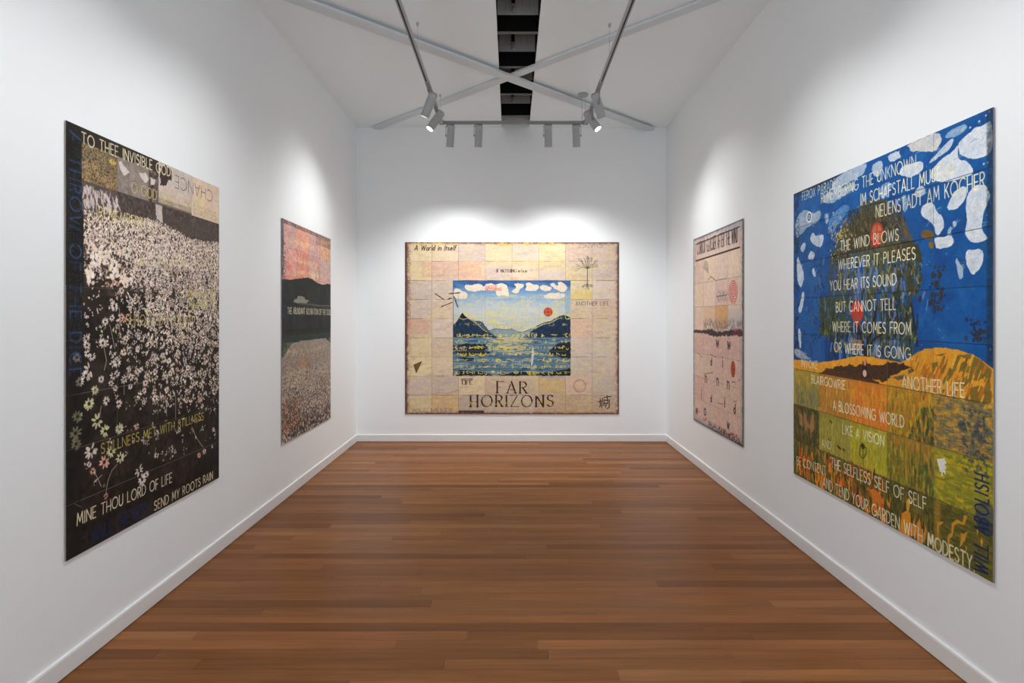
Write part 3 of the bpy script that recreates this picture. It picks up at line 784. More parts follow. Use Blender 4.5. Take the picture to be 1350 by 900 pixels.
    for p, q in (((597.5, 370), (752, 370)), ((597.5, 370), (597.5, 494.5))): C.line([P(*p), P(*q)], .7, (60, 60, 70), .7)
    # bare tree with roots
    bk = (84, 76, 60)
    C.line([P(774, 378), P(774.3, 352)], .9, bk)
    def twig(x, y, an, L, w, d, sp=.42):
        if d == 0: return
        x2, y2 = x + L * math.cos(an), y - L * math.sin(an)
        C.line([P(x, y), P(x2, y2)], w, bk, .85)
        for _ in range(2 if d > 1 else 0): twig(x2, y2, an + R.uniform(-sp, sp) * 1.5, L * R.uniform(.55, .85), w * .7, d - 1, sp)
    for an in (.25, .55, .85, 1.15, 1.4, 1.7, 2.0, 2.3, 2.6, 2.9): twig(774.3, 354, an, 6.5, .6, 4)
    for an in (-.3, -.8, -1.3, -1.8, -2.3, -2.8): twig(774, 374, an, 3.6, .5, 3, .5)
    # lettering
    br = (52, 36, 30)
    C.ptext('FAR', (655.5, 517.4), (694, 517.4), 15, 1.6, br, serif=True, gaps=.13, slack=.34); C.ptext('HORIZONS', (620.5, 535.2), (729, 535.2), 15, 1.65, br, serif=True, gaps=.13, slack=.34)
    script(516, P(650, 0)[0], P(700, 0)[0], 2.2, yel, 26, .7); script(P(0, 530)[1], P(618, 0)[0], P(730, 0)[0], 2.6, (220, 200, 110), 34, .75, .8)
    C.ptext('A World in Itself', (546.5, 330), (600.5, 330), 6.6, .95, (60, 44, 34), italic=.22, serif=False, slack=.2)
    C.ptext('IF NOTHING', (655, 358.8), (681, 358.8), 4.0, .6, (84, 66, 52), serif=True); C.ptext('else', (683, 358.8), (694.6, 358.8), 4.2, .55, (84, 66, 52))
    C.ptext('ANOTHER LIFE', (759, 402.6), (802, 402.2), 5.0, .5, (78, 76, 84), slack=.3)
    C.ptext('ANOTHER', (608, 500.6), (623, 500.6), 2.4, .45, (84, 66, 52)); C.ptext('LIFE', (609.5, 506), (622, 506), 5, .9, (84, 70, 74), serif=True)
    C.ptext('THROW OF THE DICE', (536.5, 330), (536.5, 418), 4.6, .55, (110, 88, 74), alpha=.8, slack=.3)
    C.ptext('WILL NEVER', (543, 542), (596, 542), 4.4, .55, (116, 92, 66), alpha=.85); C.ptext('CHANCE', (794, 322.4), (762, 322.4), 4.2, .5, (110, 106, 110), alpha=.7)
    C.ptext('ABOLISH', (746, 543), (802, 543), 4.2, .7, (222, 196, 110), alpha=.8)
    script(1.2, P(630, 0)[0], P(742, 0)[0], 3.0, (232, 196, 92), 44, .9, 1.1); script(1.6, P(544, 0)[0], P(602, 0)[0], 1.6, (226, 200, 110), 34, .85, .9)
    for p, q in (((574, 387), (586, 395)), ((592, 387), (607, 385.6)), ((591, 394), (595, 392.8)), ((582, 404), (597, 398)), ((599, 391), (603.5, 404.6))):
        u0, v0 = P(*p); u1, v1 = P(*q); n = 7
        for i in range(n):
            t = i / n; C.seg((u0 + (u1 - u0) * t, v0 + (v1 - v0) * t), (u0 + (u1 - u0) * (t + .1), v0 + (v1 - v0) * (t + .1)), R.uniform(1.0, 1.8), (66, 54, 60), .9)
    C.ppoly([(545.5, 480.5), (556, 476), (549, 491)], (140, 96, 48), col2=(112, 80, 44), cell=.8); C.line([P(*p) for p in ((545.5, 480.5), (556, 476), (549, 491), (545.5, 480.5))], .6, (84, 60, 40))
    u, v = P(764, 508); C.line(arc(u, v, 8.2, 8.2, 0, 360, 30), .8, (178, 96, 66), .75); C.line(arc(u, v, 6.4, 6.4, 0, 360, 26), .4, (170, 110, 80), .5)
    for q in (((789, 529), (793, 528)), ((791, 525), (791.5, 534), (790, 536)), ((796, 523), (805, 522)), ((800, 521), (800.5, 526)), ((796, 526), (796, 534)), ((796, 527), (801, 527), (801, 531)), ((796, 531), (801, 531)), ((803, 526), (803, 536), (800.5, 538)), ((799, 532), (798, 536)), ((794, 524), (793, 537))):
        C.line([P(*p) for p in q], 1.2, (52, 38, 32), .9)
    C.rect(*P(605, 540.4), *P(638, 543.6), (64, 44, 38), alpha=.9, tex=.3)
    C.line([P(*p) for p in ((568, 519.5), (580, 517), (590, 518), (600, 515), (606, 513))], .6, (150, 120, 84), .6)
    C.grain(.10)
    return C


def paint_wind():
    C = Canvas(4, 8, 4.0, (214, 184, 170), 41, right_wall_cm(6.661, 2.53))
    R = C.rnd; P = C.cm
    for j in range(8):
        for i in range(4):
            c = R.choice(((232, 206, 186), (228, 196, 182), (234, 208, 190), (222, 190, 178), (230, 206, 180), (224, 200, 184)))
            if j >= 4: c = [q * .95 for q in R.choice(((228, 190, 178), (222, 182, 170), (226, 196, 178)))]
            C.rect(i * 35.6, j * 25.4, i * 35.6 + 35.6, j * 25.4 + 25.4, c, col2=[q * .95 for q in c], cell=3, soft=.8)
    C.cloudy(None, (224, 208, 176), 4, .52, .75, .6); C.cloudy(None, (208, 178, 174), 3, .55, .8, .5)
    C.rect(71.2, 76.2, 106.8, 99, (206, 156, 92), alpha=.8, tex=.35, soft=1); C.rect(36, 76, 71, 96, (216, 178, 140), alpha=.6, tex=.4)
    C.rect(4, 80, 36, 98, (222, 180, 174), alpha=.5, tex=.5, soft=2); C.rect(107, 80, 138, 101, (190, 186, 184), alpha=.8, tex=.5, soft=3)
    C.cloudy(C.area(36, 90, 142, 104, 5), (118, 110, 112), 2.5, .35, .7, .8)
    for _ in range(1200): C.blob(R.uniform(4, 138), R.uniform(28, 196), R.uniform(.15, .4), R.uniform(.15, .4), 0, R.choice(((150, 120, 120), (236, 214, 190), (214, 150, 140))), .5)
    for i in (1, 2, 3): C.seg((i * 35.6, 0), (i * 35.6, 203), .35, (150, 124, 116), .5)
    for j in range(1, 8): C.line([(u, j * 25.4 + R.uniform(-.15, .15)) for u in range(3, 141, 6)], .35, (150, 118, 110), .5)
    # weathered grey rim
    U = (np.arange(C.W) + .5) / C.s; V = (np.arange(C.H) + .5) / C.s; e = C.fbm(2.6, 3)
    for d, w in ((U[None, :] + 0 * V[:, None], 7), ((C.wc - U)[None, :] + 0 * V[:, None], 6), (V[:, None] + 0 * U[None, :], 6), ((C.hc - V)[:, None] + 0 * U[None, :], 6)):
        C.comp(0, 0, C.W, C.H, np.clip(1.3 - d / (w * (.3 + 1.4 * e)), 0, 1) * .55, (150, 152, 160)); C.comp(0, 0, C.W, C.H, np.clip(1.2 - d / (w * .34 * (.2 + 1.5 * e)), 0, 1) * .85, (66, 66, 74))
    C.rect(95, 2, 139, 11, (150, 158, 172), alpha=.7, tex=.6, soft=2)
    # dark seam across the middle
    C.poly([(0, 102), (30, 101.5), (60, 100), (72, 103), (100, 101), (142, 99), (142, 104), (100, 105.5), (70, 107), (40, 105), (0, 105)], (44, 38, 40), rough=1.6, col2=(86, 70, 70), cell=2)
    C.rect(120, 98, 138, 104, (150, 50, 56), alpha=.6, tex=.6)
    # name plate
    q = [P(*p) for p in ((916.6, 322.5), (974.8, 298.6), (974.8, 325.6), (916.8, 344))]
    C.poly(q, (216, 196, 182), alpha=.75, col2=(206, 184, 178))
    C.line([q[0], q[1]], 1.1, (58, 42, 38)); C.line([q[3], q[2]], 1.7, (70, 42, 38)); C.line([q[0], q[3]], .9, (80, 72, 76)); C.line([q[1], q[2]], .9, (160, 150, 150))
    C.ptext('CORROD GLASSIER AFTER THE WIND', (918.6, 335.6), (972.2, 318.4), 13, 1.25, (62, 50, 46), slack=.24, wobble=.1)
    # red whorl, grey whorl, disc
    u, v = P(966, 385)
    for k in range(1, 6): C.line(arc(u, v, 2.1 * k, 2.1 * k, 20 * k, 20 * k + 340, 26), 1.0, (204, 60, 62), .9)
    u, v = P(930, 357)
    for k in range(1, 7): C.line(arc(u, v, 1.4 * k, 1.75 * k, 200, 380, 18), .6, (96, 84, 76), .75)
    C.line([P(*p) for p in ((933, 369), (937, 364.5), (942, 369))], .8, (110, 84, 70)); C.line([P(*p) for p in ((943, 369.5), (957, 367))], .5, (120, 100, 90)); C.line([P(*p) for p in ((944, 391), (958, 388.5))], 1.0, (84, 78, 78), .8)
    C.cloudy(C.area(75, 62, 106, 72, 4), (120, 116, 116), 1.6, .4, .7, .7)
    u, v = P(966, 486.5); C.blob(u, v, 5.4, 7.6, 0, (176, 76, 34)); C.line(arc(u, v, 5.2, 7.4, 0, 360), .6, (120, 44, 26)); C.seg((u - 5, v), (u + 5, v), .7, (130, 40, 26)); C.seg((u, v - 7), (u, v + 7), .7, (130, 40, 26))
    dk = (62, 50, 52)
    for ch, x, y, h in (('w', 945.5, 457.5, 13), ('w', 960.5, 460, 13), ('d', 937.3, 481, 8), ('i', 952.3, 483.5, 12), ('n', 930.2, 504, 13), ('n', 945.6, 508, 13), ('n', 959.6, 512.6, 13),
                        ('i', 924.4, 525.5, 12), ('d', 937, 529.5, 7.5), ('i', 955, 536.4, 11), ('d', 968, 544.5, 8.5), ('w', 918, 545.5, 12), ('o', 929, 547, 13), ('w', 959.5, 565, 11)):
        u, v = P(x, y); wd = 1.7 * FONT[ch][0] * h * .62
        FH = h * .95
        C.text(ch, (u - wd / 2, v), (u + wd / 2, v), FH, 1.7, dk, wobble=0)
    for q in (((936, 467), (944, 471)), ((927, 493), (940, 491)), ((964, 503), (969, 504)), ((973, 502), (975, 500), (975, 503)), ((919, 465), (926, 471)), ((946, 531), (953, 533)), ((966, 530), (970, 528), (970, 533))): C.line([P(*p) for p in q], .8, (110, 84, 74), .8)
    C.line([P(*p) for p in ((926, 551), (929, 555), (931, 551), (928, 553))], .9, (204, 64, 60)); C.line([P(*p) for p in ((950, 569), (964, 573.5), (967, 571), (968, 577), (971, 573), (974, 580))], .9, (204, 48, 48), .9); C.line([P(*p) for p in ((918, 541), (922, 543))], 1, (200, 70, 66))
    C.cloudy(C.area(50, 196, 142, 204, 3), (44, 36, 36), 2, .4, .65, .8)
    C.grain(.14)
    return C


def paint_tree():
    C = Canvas(5, 8, 5.0, (16, 84, 152), 53, right_wall_cm(4.299, 2.549))
    R = C.rnd; P = C.cm
    C.cloudy(None, (14, 70, 136), 8, .45, .75, .8); C.cloudy(None, (34, 106, 172), 10, .5, .8, .5)
    C.cloudy(C.area(0, 0, 38, 120, 6), (44, 92, 146), 5, .35, .7, .8); C.cloudy(C.area(0, 0, 8, 120, 3), (22, 40, 74), 3, .35, .7, .8)
    C.rect(-1, -1, 60, 2.6, (36, 44, 60), alpha=.9, tex=.5, soft=2)
    C.rect(30, 70, 36, 116, (36, 92, 160), alpha=.5, tex=.4, soft=2)
    cl, cl2 = (222, 224, 226), (184, 202, 220)

    def cloud(pts, a=1.0, rough=.5, c=cl, c2=cl2):
        C.ppoly(pts, c, smooth=1, rough=rough, alpha=a, col2=c2, cell=2.6)
        us = [P(*p) for p in pts]; cu = sum(p[0] for p in us) / len(us); cv = sum(p[1] for p in us) / len(us)
        ru = max(abs(p[0] - cu) for p in us) * .5; rv = max(abs(p[1] - cv) for p in us) * .5
        for _ in range(int(6 + ru * rv * .9)):
            u = cu + R.uniform(-ru, ru); v = cv + R.uniform(-rv, rv); an = R.uniform(-.9, .1); L = R.uniform(1, 3.6)
            C.seg((u, v), (u + L * math.cos(an), v + L * math.sin(an)), R.uniform(.25, .6), R.choice(((150, 172, 198), (230, 230, 228), (196, 196, 196))), .4)
    cloud([(1267, 184), (1275, 176), (1285, 168), (1296, 163), (1306, 157), (1308, 190), (1303, 203), (1291, 209), (1277, 210), (1266, 204), (1262, 195), (1263, 188)])
    cloud([(1263, 190), (1262, 200), (1263, 210), (1276, 214), (1284, 226), (1278, 231), (1263, 236), (1250, 240), (1240, 240), (1228, 238), (1226, 228), (1232, 218), (1242, 208), (1254, 200)])
    cloud([(1244, 181), (1250, 173), (1262, 166), (1272, 163), (1275, 168), (1268, 175), (1256, 181), (1247, 183)], .6)
    cloud([(1257, 181), (1255, 190), (1249, 199), (1238, 206), (1228, 214), (1223, 215), (1230, 206), (1240, 196), (1250, 185)], .85)
    cloud([(1194, 191), (1210, 184), (1225, 177), (1238, 174), (1241, 181), (1238, 192), (1229, 200), (1220, 200), (1208, 199), (1200, 201), (1198, 196)], 1, .9, (214, 208, 202), (176, 184, 192))
    cloud([(1169, 205), (1184, 197), (1188, 208), (1180, 211), (1170, 214)], .9, .9); cloud([(1147, 221), (1155, 211), (1163, 214), (1163, 226), (1156, 234), (1149, 229)], .9, 1.0, (206, 206, 206), (150, 172, 198))
    cloud([(1185, 225), (1191, 218), (1206, 214), (1216, 213), (1217, 221), (1212, 228), (1202, 233), (1192, 233), (1187, 232)], .95)
    cloud([(1096, 240), (1110, 228), (1130, 218), (1141, 215), (1142, 222), (1134, 232), (1124, 238), (1113, 242), (1103, 252), (1096, 252)], .9, 1.0, (204, 204, 204), (150, 174, 204))
    cloud([(1082, 258), (1096, 252), (1112, 246), (1128, 240), (1128, 248), (1114, 256), (1100, 266), (1088, 270)], .85, 1.2, (196, 200, 204), (120, 156, 196))
    cloud([(1090, 300), (1094, 286), (1104, 276), (1118, 268), (1120, 276), (1108, 290), (1100, 302), (1098, 310)], .7, 1.3, (126, 168, 214), (70, 130, 190)); cloud([(1086, 282), (1091, 280), (1092, 290), (1088, 298)], .6, .8)
    cloud([(1048, 290), (1056, 278), (1064, 276), (1070, 282), (1081, 277), (1082, 286), (1076, 294), (1069, 296), (1062, 302), (1056, 308), (1049, 316)], .85, .8, (186, 192, 196), (140, 164, 190))
    for q in ([(1067, 312), (1072, 305), (1074, 312), (1084, 308), (1085, 316), (1082, 326), (1075, 324), (1069, 320)], [(1054, 327), (1060, 317), (1062, 326), (1057, 334)], [(1065, 336), (1069, 330), (1074, 334), (1071, 343), (1065, 342)],
              [(1050, 336), (1055, 346), (1060, 364), (1057, 376), (1054, 380), (1050, 365)], [(1057, 384), (1060, 386), (1059, 398), (1055, 415), (1051, 408), (1055, 398)], [(1069, 358), (1072, 351), (1075, 362), (1074, 366)], [(1051, 432), (1055, 434), (1056, 458), (1053, 458)]):
        cloud(q, .9)
    cloud([(1047, 458), (1056, 462), (1064, 470), (1070, 474), (1056, 473), (1047, 469)], .9, .5, (196, 196, 196), (120, 150, 180))
    cloud([(1160, 246), (1170, 238), (1176, 244), (1170, 256), (1163, 262), (1158, 256)], .7, .8, (190, 200, 212), (110, 156, 208)); cloud([(1203, 256), (1212, 244), (1220, 250), (1218, 258), (1208, 260)], .85, .6); cloud([(1187, 258), (1195, 257), (1195, 278), (1190, 280)], .5, .6)
    cloud([(1212, 283), (1214, 272), (1222, 266), (1230, 268), (1234, 280), (1241, 284), (1245, 296), (1240, 308), (1234, 312), (1230, 296), (1220, 289)])
    cloud([(1230, 318), (1232, 312), (1242, 313), (1252, 309), (1257, 318), (1253, 325), (1234, 329)]); cloud([(1254, 293), (1258, 290), (1261, 296), (1257, 300)], .8, .3); cloud([(1247, 310), (1250, 299), (1254, 298), (1252, 309)], .7, .3)
    cloud([(1246, 277), (1252, 262), (1258, 250), (1272, 244), (1274, 256), (1268, 268), (1260, 276)]); cloud([(1273, 262), (1277, 252), (1286, 244), (1297, 243), (1305, 255), (1303, 264), (1296, 275), (1292, 302), (1297, 308), (1304, 314), (1290, 320), (1282, 321), (1274, 314), (1270, 307), (1275, 290), (1272, 275)])
    cloud([(1271, 336), (1275, 328), (1283, 330), (1290, 327), (1296, 332), (1295, 346), (1289, 356), (1281, 364), (1276, 354), (1272, 345)]); cloud([(1258, 345), (1261, 338), (1264, 346), (1269, 352), (1270, 362), (1265, 370), (1262, 362)], .75, .6)
    for x, y in ((1278, 168), (1290, 160), (1299, 152), (1303, 147), (1296, 216), (1301, 214), (1284, 176)): C.blob(*P(x, y), .6, .5, 0, (210, 216, 220), .8)
    C.rect(174.5, 0, 178, 128, (34, 40, 50), alpha=.7, tex=.6, soft=1.2, cell=1.5)
    # tree: foliage masses, then trunk and branches over pale gaps
    olive, brown, dk = (78, 82, 44), (96, 76, 48), (36, 40, 32)
    def leaf(pts, c, c2, a=.85, rough=4.0, cell=1.8): C.ppoly(pts, c, smooth=1, rough=rough, alpha=a, col2=c2, cell=cell)
    leaf([(1128, 290), (1134, 272), (1146, 262), (1168, 262), (1174, 278), (1186, 288), (1194, 300), (1196, 318), (1180, 324), (1150, 330), (1122, 334), (1108, 330), (1100, 320), (1112, 300), (1120, 296)], brown, (70, 76, 48))
    leaf([(1096, 330), (1108, 312), (1122, 304), (1140, 306), (1160, 318), (1206, 318), (1214, 340), (1212, 372), (1206, 396), (1196, 400), (1168, 396), (1150, 402), (1128, 400), (1100, 384), (1090, 372), (1092, 350)], (74, 78, 50), (56, 72, 84))
    leaf([(1082, 402), (1088, 392), (1120, 394), (1168, 392), (1206, 394), (1204, 420), (1200, 450), (1206, 468), (1190, 480), (1160, 480), (1140, 462), (1120, 450), (1090, 444), (1082, 432)], (84, 92, 40), (40, 60, 70))
    leaf([(1184, 276), (1190, 280), (1194, 300), (1204, 314), (1198, 320), (1188, 308), (1190, 300), (1184, 288)], (112, 92, 66), (84, 74, 58), .85, .8)
    leaf([(1214, 306), (1218, 303), (1230, 303), (1231, 314), (1222, 316), (1214, 312)], (132, 98, 46), (100, 80, 50), 1, .6); leaf([(1222, 320), (1229, 318), (1229, 328), (1224, 327)], (130, 104, 36), (110, 90, 40), 1, .5)
    C.cloudy(C.area(*P(1088, 400), *P(1215, 476), 3), (24, 70, 150), 3.5, .52, .62, .9)
    for (x, y, w_, h_) in ((1100, 358, 6, 14), (1112, 352, 5, 12), (1120, 346, 7, 15), (1110, 378, 5, 12), (1096, 372, 4, 9), (1180, 340, 3, 18), (1186, 362, 3, 14), (1174, 420, 6, 8), (1188, 436, 8, 10), (1196, 360, 3, 10)):
        u, v = P(x, y); C.poly([(u - w_ * .5, v - h_ * .4), (u + w_ * .3, v - h_ * .5), (u + w_ * .5, v + h_ * .3), (u - w_ * .2, v + h_ * .5)], R.choice(((40, 92, 166), (96, 122, 168), (26, 72, 150))), rough=1.4, alpha=.9)
    for pts in ([(1130, 345), (1140, 338), (1146, 360), (1142, 400), (1130, 410), (1124, 380)], [(1112, 400), (1124, 396), (1128, 412), (1118, 416)], [(1140, 426), (1152, 412), (1158, 424), (1160, 446), (1146, 452), (1140, 440)], [(1130, 448), (1140, 440), (1144, 460), (1136, 474), (1126, 466)], [(1152, 452), (1164, 450), (1160, 470), (1148, 474)]):
        C.ppoly(pts, (118, 140, 184), rough=1.8, alpha=.85, col2=(84, 112, 160))
    for q, w in (([(1139, 496), (1139, 462), (1133, 440), (1128, 420), (1122, 400)], 3.2), ([(1139, 470), (1144, 450), (1150, 430), (1154, 406), (1155, 380)], 2.6), ([(1139, 468), (1148, 450), (1160, 442), (1172, 430)], 1.8), ([(1134, 444), (1126, 436), (1112, 430)], 1.5), ([(1139, 480), (1139, 505)], 4.6),
                 ([(1142, 458), (1141, 420), (1136, 396)], 1.3), ([(1170, 470), (1168, 440), (1170, 400)], 2.4), ([(1190, 476), (1184, 440), (1180, 400)], 2.0), ([(1200, 400), (1205, 430), (1208, 455)], 1.6), ([(1130, 345), (1126, 372), (1130, 398)], 1.1), ([(1146, 345), (1138, 372), (1136, 396)], 1.1), ([(1100, 470), (1096, 452), (1104, 440)], 1.6), ([(1120, 474), (1114, 456)], 1.8)):
        C.line([P(*p) for p in q], w, (36, 36, 38), .9)
    C.ppoly([(1096, 336), (1122, 330), (1122, 342), (1108, 345), (1092, 347)], (34, 38, 30), rough=1, alpha=.9); C.ppoly([(1166, 326), (1196, 318), (1210, 324), (1214, 345), (1208, 352), (1196, 340), (1168, 340)], (58, 58, 40), rough=1.5, alpha=.85)
    for i, j, f0, f1, c, c2, al in ((2, 1, 0, 1, (92, 80, 50), (54, 54, 38), .9), (3, 1, 0, .35, (96, 78, 52), (30, 60, 110), .7), (1, 2, .3, 1, (62, 84, 118), (84, 74, 60), .6), (2, 2, .45, 1, (104, 110, 74), (64, 66, 44), .9), (3, 2, 0, .62, (104, 94, 52), (44, 44, 32), .9),
                                   (1, 3, 0, 1, (98, 110, 48), (40, 50, 44), .9), (2, 3, .4, 1, (96, 100, 54), (56, 60, 40), .8), (3, 3, 0, .55, (84, 88, 48), (34, 40, 38), .85), (1, 4, .2, 1, (18, 62, 128), (26, 34, 44), .7), (2, 4, .5, 1, (44, 56, 50), (92, 122, 160), .7), (3, 4, 0, .6, (98, 100, 48), (40, 84, 140), .7)):
        C.rect((i + f0) * 35.6, j * 25.4 + (0 if j > 1 else 4), (i + f1) * 35.6, (j + 1) * 25.4 - (9 if j == 4 else 0), c, alpha=al, tex=.45, soft=.4, col2=c2, cell=3.4, ax=.55)
    def crown(x, y):                                         # inside one of the three foliage masses
        return (((x - 1152) / 42) ** 2 + ((y - 298) / 36) ** 2 < 1) or (((x - 1154) / 62) ** 2 + ((y - 354) / 46) ** 2 < 1) or (((x - 1146) / 64) ** 2 + ((y - 430) / 46) ** 2 < 1)
    for _ in range(3400):                                    # leaf strokes
        x = R.uniform(1084, 1216); y = R.uniform(262, 478)
        if not crown(x, y): continue
        u, v = P(x, y)
        if C.wy[min(int(v * C.s), C.H - 1), min(int(u * C.s), C.W - 1)] > (.10 if y < 340 else .04): continue
        if y < 340: c = R.choice(((34, 34, 26), (122, 98, 58), (100, 82, 46), (64, 62, 42), (134, 114, 72), (80, 90, 56), (44, 44, 34)))
        elif y < 396: c = R.choice(((30, 32, 26), (170, 162, 84), (84, 98, 54), (66, 72, 44), (50, 84, 120), (112, 98, 58), (40, 44, 36), (138, 146, 112), (30, 84, 152)))
        else: c = R.choice(((24, 28, 24), (176, 172, 80), (108, 118, 46), (70, 86, 40), (34, 40, 34), (124, 118, 54), (26, 80, 150), (46, 56, 60), (150, 154, 76)))
        u, v = P(x, y); an = R.gauss(1.5, .5); L = R.uniform(.8, 3.4)
        C.seg((u, v), (u + L * math.cos(an), v + L * math.sin(an)), R.uniform(.4, 1.3), c, .72)
    for _ in range(210):                                     # sky showing through in upright strokes
        x = R.gauss(1146, 30); y = R.uniform(335, 474); u, v = P(x, y); L = R.uniform(2, 7)
        C.seg((u, v), (u + R.uniform(-1.6, 1.6), v + L), R.uniform(.6, 1.8), R.choice(((24, 84, 158), (110, 138, 190), (86, 120, 178), (20, 70, 146))), .8)
    for _ in range(60):
        x = R.gauss(1160, 30); y = R.uniform(380, 470); u, v = P(x, y)
        C.seg((u, v), (u + R.uniform(-1, 1), v + R.uniform(4, 10)), R.uniform(.5, 1.3), (34, 36, 34), .8)
    for q, wd in (([(1139, 496), (1139, 462), (1133, 440), (1128, 420)], 2.6), ([(1139, 470), (1144, 450), (1150, 430), (1154, 406)], 2.2), ([(1139, 468), (1150, 448), (1162, 440)], 1.5)):
        C.line([P(*p) for p in q], wd, (34, 34, 36), .9)
    for _ in range(130):
        x = R.gauss(1106, 8); y = R.gauss(312, 14); u, v = P(x, y); C.blob(u, v, R.uniform(.4, .9), R.uniform(.5, 1), R.random() * 3, R.choice(((170, 128, 60), (190, 176, 120), (40, 44, 40))), .85)
    for _ in range(170):                                     # dark flecks over the blue on either side
        x, y = R.choice(((R.gauss(1078, 4), R.uniform(345, 450)), (R.gauss(1234, 5), R.uniform(350, 412)), (R.gauss(1290, 8), R.uniform(420, 450))))
        u, v = P(x, y); C.blob(u, v, R.uniform(.3, 1.0), R.uniform(.4, 1.3), R.random() * 3, R.choice(((30, 44, 78), (52, 50, 56))), .8)
    for x, y in ((1229, 362), (1238, 363), (1233, 374), (1241, 383), (1228, 388), (1240, 392), (1227, 398), (1212, 394)): C.blob(*P(x, y), 1.3, 1.9, .4, (56, 48, 44), .85)
    C.blob(*P(1106, 309), 1.5, 1.9, 0, (206, 160, 50), .8)
    # red hearts and ring
    u, v = P(1155, 309); C.blob(u, v, 5.4, 6.4, 0, (196, 128, 82), .9); C.line(arc(u, v, 5.2, 6.2, 0, 360, 26), 1.1, (206, 52, 44)); C.seg((u, v - 6), (u, v + 6), 1.1, (206, 52, 44)); C.seg((u - 5, v - 1), (u + 5, v - 1), 1.0, (206, 52, 44)); C.blob(u - 1, v + 4.6, 4, 2.6, 0, (200, 50, 44), .8)
    u, v = P(1129, 410); C.poly([(u - 5.6, v - 3), (u, v - 7), (u + 5.6, v - 3), (u + 5.6, v + 3), (u, v + 10), (u - 5.6, v + 3)], (198, 46, 42), rough=.6); C.blob(u, v + 3.6, 3.4, 3.6, 0, (128, 92, 50), .7); C.seg((u, v), (u, v + 9), 1, (196, 50, 44))
    u, v = P(1066, 286); C.blob(u, v, 3.3, 3.5, 0, (62, 92, 132)); C.line(arc(u, v, 3.1, 3.3, 0, 360, 22), 1.2, (214, 216, 214)); C.line(arc(u, v, 1, 1.2, 0, 360), .5, (206, 210, 210))
    # the ground
    hill = [(1045, 474), (1058, 474.5), (1074, 478), (1092, 476), (1112, 473), (1128, 469), (1146, 470), (1168, 474), (1186, 478), (1206, 466), (1218, 459), (1229, 458), (1246, 458), (1262, 461), (1276, 465), (1290, 472), (1300, 480), (1309, 487)]
    C.poly([P(*p) for p in hill] + [(179, 204), (-1, 204)], (220, 142, 40), rough=.6, col2=(230, 170, 52), cell=3)
    C.cloudy(C.area(0, 121, 178, 128, 1), (184, 126, 44), 4, .5, .8, .6); C.rect(72, 103, 84, 109, (196, 132, 90), alpha=.7, tex=.4)
    dirt = [(1078, 493), (1090, 486), (1112, 482), (1128, 482), (1139, 480), (1150, 480), (1170, 478), (1190, 480), (1201, 484), (1192, 489), (1176, 494), (1166, 502), (1150, 500), (1160, 506), (1166, 511), (1156, 510), (1136, 506), (1112, 503), (1090, 500)]
    C.ppoly(dirt, (56, 38, 30), rough=1.6, col2=(84, 58, 36), cell=1.6)
    C.cloudy(C.area(*P(1080, 484), *P(1170, 502), 2), (110, 84, 44), 1.4, .55, .7, .7)
    C.ppoly([(1176, 498), (1192, 494), (1194, 498), (1184, 502)], (112, 92, 60), rough=.8); C.ppoly([(1196, 488), (1206, 487), (1204, 491), (1196, 492)], (110, 90, 44), rough=.8)
    C.ppoly([(1136, 476), (1142, 476), (1143, 498), (1135, 498)], (52, 34, 32), rough=.6); C.blob(*P(1139.4, 478), 1.3, 1.8, 0, (216, 132, 112)); C.blob(*P(1139.2, 492), 1.9, 2.1, 0, (220, 176, 164))
    # boards of grass, row by row
    rb = [4 * 25.4 + 25.4 * k for k in range(5)]
    def board(i, j, c, c2, ax=.3, cell=2.4, a=.95): C.rect(i * 35.6, j * 25.4, (i + 1) * 35.6, (j + 1) * 25.4, c, alpha=a, soft=.6, col2=c2, cell=cell, ax=ax)
    board(0, 5, (176, 150, 50), (112, 116, 84), .35, 3); C.rect(0, 127, 35, 137, (196, 158, 46), alpha=.7, soft=5, tex=.3); C.rect(4, 141, 35.6, 152, (84, 104, 104), alpha=.7, soft=4, tex=.6)
    board(1, 5, (178, 118, 44), (150, 112, 48)); board(2, 5, (204, 112, 40), (214, 140, 50)); C.rect(37, 128, 107, 140, (208, 142, 46), alpha=.5, soft=6, tex=.5)
    board(3, 5, (196, 142, 44), (140, 120, 44)); C.rect(108, 128, 142, 136, (212, 160, 48), alpha=.7, soft=5); C.poly([(142.4, 133), (134, 136), (128, 144), (124, 152.4), (142.4, 152.4)], (70, 88, 52), rough=1.6, col2=(58, 74, 50))
    board(0, 6, (54, 62, 38), (74, 78, 44), .3, 2); board(1, 6, (164, 154, 70), (142, 140, 52)); board(2, 6, (168, 158, 52), (146, 146, 44)); board(3, 6, (146, 130, 46), (110, 118, 44)); C.rect(107, 152.4, 142, 160, (186, 120, 54), alpha=.7, soft=5, tex=.4)
    C.rect(126, 160, 142.4, 178, (62, 76, 56), alpha=.75, soft=6, tex=.5)
    board(4, 6, (158, 150, 44), (118, 122, 44), 1.2); C.rect(143, 153, 175, 160, (196, 168, 40), alpha=.7, soft=5, tex=.5)
    for i, c, c2 in ((0, (70, 86, 44), (98, 96, 44)), (1, (104, 96, 44), (84, 78, 40)), (2, (94, 84, 40), (66, 62, 36)), (3, (84, 84, 42), (70, 66, 38)), (4, (104, 100, 44), (76, 76, 42))): board(i, 7, c, c2)
    # broad strokes on the right board of row 4/5
    ol = (118, 102, 40)
    C.rect(143, 127, 178, 152, (198, 152, 66), alpha=.9, col2=(142, 118, 70), cell=2.2); C.cloudy(C.area(143, 127, 178, 152), (92, 104, 92), 2.6, .5, .62, .85); C.cloudy(C.area(143, 126, 178, 142), (214, 172, 54), 2.2, .55, .68, .9)
